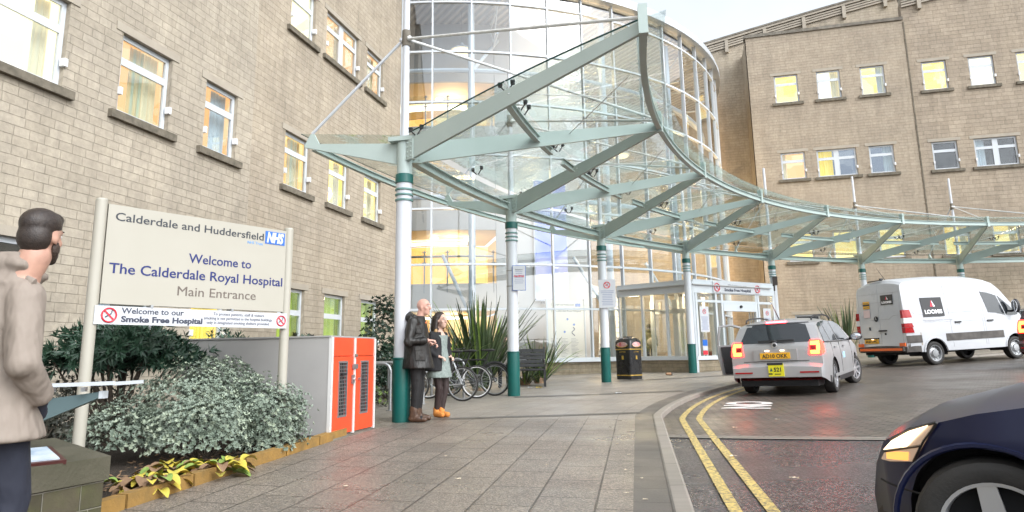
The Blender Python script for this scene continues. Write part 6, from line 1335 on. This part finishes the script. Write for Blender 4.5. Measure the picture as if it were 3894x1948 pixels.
# the woman beside him
x, y = -3.80, 10.30; pw = thing('person', 'woman with long dark hair in a black jacket, grey dress and tan shoes', 'person', (x, y, g(x, y)), rad(-22))
b = MB(); f = headshape(b, (.045, 0, 1.475), rad(-4), .96)
cap(b, [(-.01,0,1.30), (.0,0,1.36), (.02,0,1.43)], [.065,.048,.048]); rings(b, [(0,0,.78,.12,.16), (0,0,.90,.115,.165), (-.01,0,1.05,.095,.135), (0,0,1.22,.105,.16), (-.01,0,1.30,.07,.12)])
cap(b, [(0,-.085,.80), (.02,-.03,.44), (-.06,.0,.09)], [.088,.058,.042]); cap(b, [(0,.085,.80), (.04,.10,.44), (-.01,.06,.09)], [.088,.058,.042]); cap(b, [(-.06,.0,.06), (.06,-.02,.035)], [.038,.034]); cap(b, [(-.01,.06,.06), (.11,.05,.035)], [.038,.034])
cap(b, [(-.01,-.165,1.25), (-.02,-.20,1.02), (.10,-.13,.92)], [.048,.042,.032]); cap(b, [(-.01,.165,1.25), (-.02,.20,1.02), (.10,.13,.92)], [.048,.042,.032]); hand(b, (.10,-.13,.92), (1,.3,-.2), (0,-.2,1), .85, -1); hand(b, (.10,.13,.92), (1,-.3,-.2), (0,.2,1), .85, 1)
skin(b, 'body', [SK['fair'], CL['tights']], pw, lambda c: 1 if c.z < .84 else 0, .010, 3); eyes(pw, f, .96)
b = MB(); rings(b, [(.0,0,.60,.185,.215), (.0,0,.64,.18,.21), (0,0,.85,.15,.19), (-.005,0,1.05,.12,.155), (.0,0,1.25,.118,.16)]); skin(b, 'dress', [CL['dress']], pw, None, .012, 3)
b = MB(); 
for sy in (-1, 1): rings(b, [(-.02, sy*.125, .70, .17, .115), (-.02, sy*.115, .80, .165, .12), (-.02, sy*.10, 1.02, .135, .11), (-.02, sy*.095, 1.20, .125, .11), (-.02, sy*.07, 1.30, .09, .09)], 18); cap(b, [(-.01, sy*.165, 1.25), (-.03, sy*.225, 1.02), (.075, sy*.15, .925)], [.065,.060,.048])
rings(b, [(-.09,0,.70,.10,.19), (-.08,0,1.0,.09,.17), (-.06,0,1.30,.07,.13), (-.03,0,1.36,.07,.085)], 18); skin(b, 'jacket', [CL['jacket']], pw, None, .012, 3)
b = MB(); b.ell((.0,0,1.525), (.108,.092,.098), 18, 12); cap(b, [(-.06,0,1.50), (-.085,0,1.38), (-.09,0,1.25)], [.085,.085,.07]); [cap(b, [(.015, s*.075, 1.54), (.005, s*.088, 1.44), (.0, s*.095, 1.33)], [.03,.034,.036]) for s in (-1, 1)]; hr = skin(b, 'hair', [CL['hairdark']], pw, None, .010, 2)
b = MB(); cap(b, [(.01,.095,1.35), (.05,.12,1.24), (.055,.125,1.10)], [.034,.04,.022]); cap(b, [(.005,-.095,1.35), (.02,-.11,1.28), (.02,-.11,1.20)], [.03,.03,.016]); skin(b, 'blond_ends', [CL['hairblond']], hr, None, .010, 2)
for p, q in (((-.07,.0), (.08,-.022)), ((-.02,.06), (.13,.05))): b = MB(); cap(b, [(p[0],p[1],.05), (q[0],q[1],.042)], [.048,.042]); cap(b, [(p[0]+.01,p[1],.05), (p[0]+.01,p[1],.13)], [.052,.050]); b.v = [(v[0], v[1], max(v[2], .0)) for v in b.v]; skin(b, 'shoe', [CL['tanboot']], pw, None, .011, 3)
# the man in the beige coat walking past at the left edge
x, y = -2.99, 2.40; pc = thing('person', 'dark-haired bearded man in a long beige coat walking past at the left edge', 'person', (x, y, g(x, y)), rad(88))
HZ = 1.60; HY = -.185
b = MB(); f = headshape(b, (.04, HY, HZ+.015), rad(14), .90); cap(b, [(-.02,HY*.7,1.36), (.0,HY*.85,1.44), (.015,HY,1.53)], [.088,.066,.066]); rings(b, [(0,0,.86,.12,.17), (0,0,1.0,.13,.175), (0,0,1.2,.12,.18), (-.01,-.02,1.36,.11,.19), (0,-.05,1.42,.08,.13)])
cap(b, [(-.0,-.10,.92), (.10,-.10,.48), (.04,-.10,.10)], [.105,.075,.055]); cap(b, [(-.0,.10,.92), (.02,.11,.50), (-.22,.11,.16)], [.105,.075,.055]); cap(b, [(.04,-.10,.07), (.17,-.11,.045)], [.05,.042]); cap(b, [(-.22,.11,.10), (-.12,.12,.045)], [.05,.042])
for sy, W_ in ((-1, V((.10,-.20,.90))), (1, V((.10,.20,.90)))): cap(b, [(-.02, sy*.20, 1.36), (-.06, sy*.27, 1.06), W_], [.062,.05,.036]); hand(b, W_, (.5,-sy*.3,-.7), (0, sy, .1), .9, sy)
skin(b, 'body', [SK['tan'], CL['navytr']], pc, lambda c: 1 if c.z < .98 and abs(c.y) < .24 else 0, .011, 3); eyes(pc, f, .90)
b = MB(); rings(b, [(.01,-.01,.735,.215,.255), (.01,-.01,.76,.212,.252), (.0,0,.88,.185,.232), (-.005,0,1.06,.16,.212), (-.01,-.01,1.24,.155,.222), (-.015,-.02,1.36,.125,.208), (-.01,-.05,1.43,.10,.145)])
for sy in (-1, 1): cap(b, [(-.02, sy*.20, 1.345), (-.065, sy*.285, 1.06), (.06, sy*.245, .93)], [.080,.068,.055])
cap(b, [(.06,-.20,1.44), (-.05,-.20,1.485), (-.085,-.10,1.505), (-.06,.02,1.49), (.05,.06,1.44)], [.020,.024,.026,.024,.020]); rings(b, [(-.015,-.09,1.40,.105,.135), (-.01,-.10,1.455,.080,.095), (-.005,-.10,1.50,.082,.092), (0,-.105,1.545,.086,.094)])
ct = skin(b, 'coat', [CL['trench']], pc, None, .012, 2)
b = MB(); b.tube([(-.155+.0*z, -.01, z) for z in (1.30,)]+[(-.163,-.005,1.15), (-.172,0,1.0), (-.20,0,.85), (-.214,0,.75)], .006, 5); b.build('back_seam', mat('seam_shadow', (.12,.10,.085), .8), ct)
b = MB(); b.tube([(-.03,-.255,1.40), (-.03,-.12,1.452)], .022, 8, flat=.5); b.build('shoulder_strap', CL['trench'], ct, 60)
R = Matrix.Rotation(rad(14), 3, 'Z'); b = MB(); b.ell(f(-.020,0,.068), (.097,.077,.074), 20, 14, R); b.ell(f(-.055,0,.0), (.062,.072,.078), 18, 12, R); b.ell(f(.03,0,.10), (.066,.062,.038), 14, 10, R); skin(b, 'hair', [CL['hairdark']], pc, None, .010, 1)
b = MB(); b.ell(f(.036,0,-.080), (.052,.050,.042), 16, 12, R); b.ell(f(.072,0,-.10), (.026,.028,.026), 12, 8, R); [b.ell(f(.02, s*.06, -.05), (.026,.012,.036), 12, 8, R) for s in (-1, 1)]; skin(b, 'beard', [CL['beard']], pc, None, .009, 1)
for p, q in (((.03,-.10), (.17,-.11)), ((-.22,.11), (-.12,.12))): b = MB(); cap(b, [(p[0],p[1],.06), (q[0],q[1],.045)], [.055,.045]); b.v = [(v[0], v[1], max(v[2], .0)) for v in b.v]; skin(b, 'shoe', [M_['black']], pc, None, .012, 2)
# the seated person on the bench behind the second column
px = thing('person', 'person in a grey coat sitting on the black bench behind the second column', 'person', (-4.62, 17.40, g(-4.62, 17.40)), rad(-80))
b = MB(); f = headshape(b, (.06,0,1.20), rad(20), .97); cap(b, [(-.04,0,1.0), (0,0,1.08), (.03,0,1.15)], [.07,.055,.052]); rings(b, [(-.10,0,.47,.13,.17), (-.10,0,.62,.12,.165), (-.07,0,.85,.11,.17), (-.05,0,1.0,.08,.12)])
for s in (-1, 1): cap(b, [(-.08,s*.09,.53), (.36,s*.10,.52), (.40,s*.10,.09)], [.085,.065,.045]); cap(b, [(.40,s*.10,.05), (.52,s*.10,.04)], [.045,.04]); cap(b, [(-.06,s*.17,.97), (-.02,s*.20,.74), (.20,s*.12,.62)], [.05,.042,.032]); hand(b, (.20,s*.12,.62), (1,-s*.3,-.3), (0,0,1), .9, s)
skin(b, 'body', [SK['fair'], CL['trouser']], px, lambda c: 1 if c.z < .60 else 0, .012, 3)
b = MB(); rings(b, [(-.02,0,.46,.22,.22), (-.06,0,.60,.17,.205), (-.06,0,.85,.14,.20), (-.05,0,1.0,.10,.16), (-.03,0,1.06,.07,.09)]); [cap(b, [(-.06,s*.175,.97), (-.02,s*.215,.74), (.17,s*.13,.63)], [.068,.062,.05]) for s in (-1, 1)]; skin(b, 'coat', [CL['greycoat']], px, None, .013, 2)
b = MB(); b.ell(f(-.02,0,.06), (.105,.09,.085), 16, 12, Matrix.Rotation(rad(20), 3, 'Z')); b.ell(f(-.06,0,-.02), (.06,.085,.09), 14, 10, Matrix.Rotation(rad(20), 3, 'Z')); skin(b, 'hair', [CL['hairdark']], px, None, .011, 2)
bg_ = thing('handbag', 'brown leather bag on the bench beside the seated person', 'bag', (-4.90, 17.34, g(-4.9, 17.34)+.46), rad(10)); b = MB(); b.plate([(-.17,0,0), (.17,0,0), (.12,0,.27), (-.12,0,.27)], (0,.12,0)); b.build('body', CL['brownbag'], bg_); b = MB(); b.tube([(-.08,0,.27), (-.05,0,.40), (.05,0,.40), (.08,0,.27)], .010, 6); b.build('handle', CL['brownbag'], bg_)
# somebody walking into the lobby
pl_ = thing('person', 'person in an olive hooded coat walking through the lobby behind the porch glass', 'person', (-1.45, 27.2, -.60), rad(95))
b = MB(); f = headshape(b, (.04,0,1.52), 0., 1.); cap(b, [(-.02,0,1.32), (0,0,1.40), (.02,0,1.47)], [.075,.055,.055]); rings(b, [(0,0,.82,.11,.16), (0,0,1.0,.12,.16), (0,0,1.25,.11,.17), (0,0,1.35,.08,.13)])
for s in (-1, 1): cap(b, [(0,s*.09,.88), (s*.10,s*.09,.46), (s*.16,s*.09,.09)], [.095,.065,.048]); cap(b, [(s*.16,s*.09,.06), (s*.16+.10,s*.09,.04)], [.045,.04]); cap(b, [(-.01,s*.18,1.29), (-.03,s*.24,1.04), (.06,s*.24,.82)], [.055,.045,.034]); hand(b, (.06,s*.24,.82), (.2,0,-1), (0,s,0), .9, s)
skin(b, 'body', [SK['fair'], CL['navytr']], pl_, lambda c: 1 if c.z < .93 and abs(c.y) < .2 else 0, .012, 3)
b = MB(); rings(b, [(0,0,.72,.19,.23), (0,0,.95,.165,.21), (0,0,1.25,.15,.215), (0,0,1.36,.10,.15)]); [cap(b, [(-.01,s*.185,1.28), (-.035,s*.25,1.04), (.05,s*.25,.85)], [.072,.062,.05]) for s in (-1, 1)]; cap(b, [(-.09,-.06,1.40), (-.11,0,1.42), (-.09,.06,1.40)], [.07,.08,.07]); skin(b, 'coat', [CL['olive']], pl_, None, .013, 2)
b = MB(); b.ell(f(-.02,0,.05), (.11,.095,.10), 16, 12); b.ell(f(-.06,0,-.04), (.06,.085,.10), 14, 10); skin(b, 'hair', [CL['hairdark']], pl_, None, .012, 2)
hb = thing('shoulder_bag', 'pale shoulder bag hanging on the person in the lobby', 'bag', (-1.35, 26.98, .25), rad(95)); b = MB(); b.ell((0,0,.12), (.09,.20,.17), 14, 10); b.build('body', CL['bag'], hb, 60); b = MB(); b.tube([(0,-.15,.22), (.06,-.10,.48), (.10,.02,.50)], .012, 6); b.build('strap', CL['bag'], hb)
# the beam of the blue car's headlamp across the pavement
d = bpy.data.lights.new('headlamp_beam', 'SPOT'); d.energy = 45; d.color = (1.,.66,.40); d.spot_size = rad(34); d.spot_blend = .6; d.shadow_soft_size = .06
o = bpy.data.objects.new('headlamp_beam', d); o.location = (.55, 3.75, -.38); o.rotation_euler = (V((-4.1, 9.7, -.85))-V(o.location)).to_track_quat('-Z', 'Y').to_euler(); COL.objects.link(o)
# ---------------------------------------------------------------- camera, sky and sun
cam = bpy.data.objects.new('camera', bpy.data.cameras.new('camera')); COL.objects.link(cam); SC.camera = cam
p_, r_, y_ = rad(10.558), rad(-.89), rad(14.137)
Fw = V((-sin(y_)*cos(p_), cos(y_)*cos(p_), sin(p_))); r0 = V((cos(y_), sin(y_), 0)); u0 = r0.cross(Fw)
Rr = r0*cos(r_)+u0*sin(r_); Uu = u0*cos(r_)-r0*sin(r_)
cam.matrix_world = Matrix((Rr, Uu, -Fw)).transposed().to_4x4()
cam.data.sensor_width = 36; cam.data.lens = 36*1721/2576; cam.data.shift_y = -74.4/2576
cam.data.clip_start = .05; cam.data.clip_end = 3000
W = bpy.data.worlds.new('World'); SC.world = W; W.use_nodes = True; t = W.node_tree
sky = t.nodes.new('ShaderNodeTexSky'); sky.sky_type = 'NISHITA'; sky.sun_disc = False
EL, ROT = rad(42), rad(122)
sky.sun_elevation = EL; sky.sun_rotation = ROT; sky.air_density = 1.; sky.dust_density = 3.; sky.ozone_density = 1.
hs = t.nodes.new('ShaderNodeHueSaturation'); hs.inputs['Saturation'].default_value = .15
nz = t.nodes.new('ShaderNodeTexNoise'); nz.inputs['Scale'].default_value = 2.2; nz.inputs['Detail'].default_value = 5
rp_ = t.nodes.new('ShaderNodeValToRGB'); rp_.color_ramp.elements[0].position = .35; rp_.color_ramp.elements[0].color = (.80,.84,.89,1); rp_.color_ramp.elements[1].position = .65; rp_.color_ramp.elements[1].color = (1.04,1.06,1.07,1)
tc = t.nodes.new('ShaderNodeTexCoord'); t.links.new(tc.outputs['Generated'], nz.inputs['Vector']); t.links.new(nz.outputs[0], rp_.inputs[0])
mx = t.nodes.new('ShaderNodeMix'); mx.data_type = 'RGBA'; mx.blend_type = 'MULTIPLY'; mx.inputs[0].default_value = 1.
t.links.new(sky.outputs[0], hs.inputs['Color']); t.links.new(hs.outputs[0], mx.inputs[6]); t.links.new(rp_.outputs[0], mx.inputs[7])
bg = t.nodes['Background']; t.links.new(mx.outputs[2], bg.inputs[0]); bg.inputs[1].default_value = .15
sd = bpy.data.lights.new('sun', 'SUN'); so = bpy.data.objects.new('sun', sd); COL.objects.link(so)
sd.energy = .5; sd.angle = rad(40); sd.color = (1., .985, .965)
dirv = V((sin(ROT)*cos(EL), cos(ROT)*cos(EL), sin(EL))); so.rotation_euler = (-dirv).to_track_quat('-Z', 'Y').to_euler()
SC.view_settings.view_transform = 'Standard'; SC.view_settings.look = 'None'; SC.view_settings.exposure = 1.38; SC.view_settings.gamma = 1.
SC.render.engine = 'CYCLES'; SC.cycles.max_bounces = 8; SC.cycles.transparent_max_bounces = 24; SC.cycles.glossy_bounces = 4; SC.cycles.caustics_reflective = False; SC.cycles.caustics_refractive = False
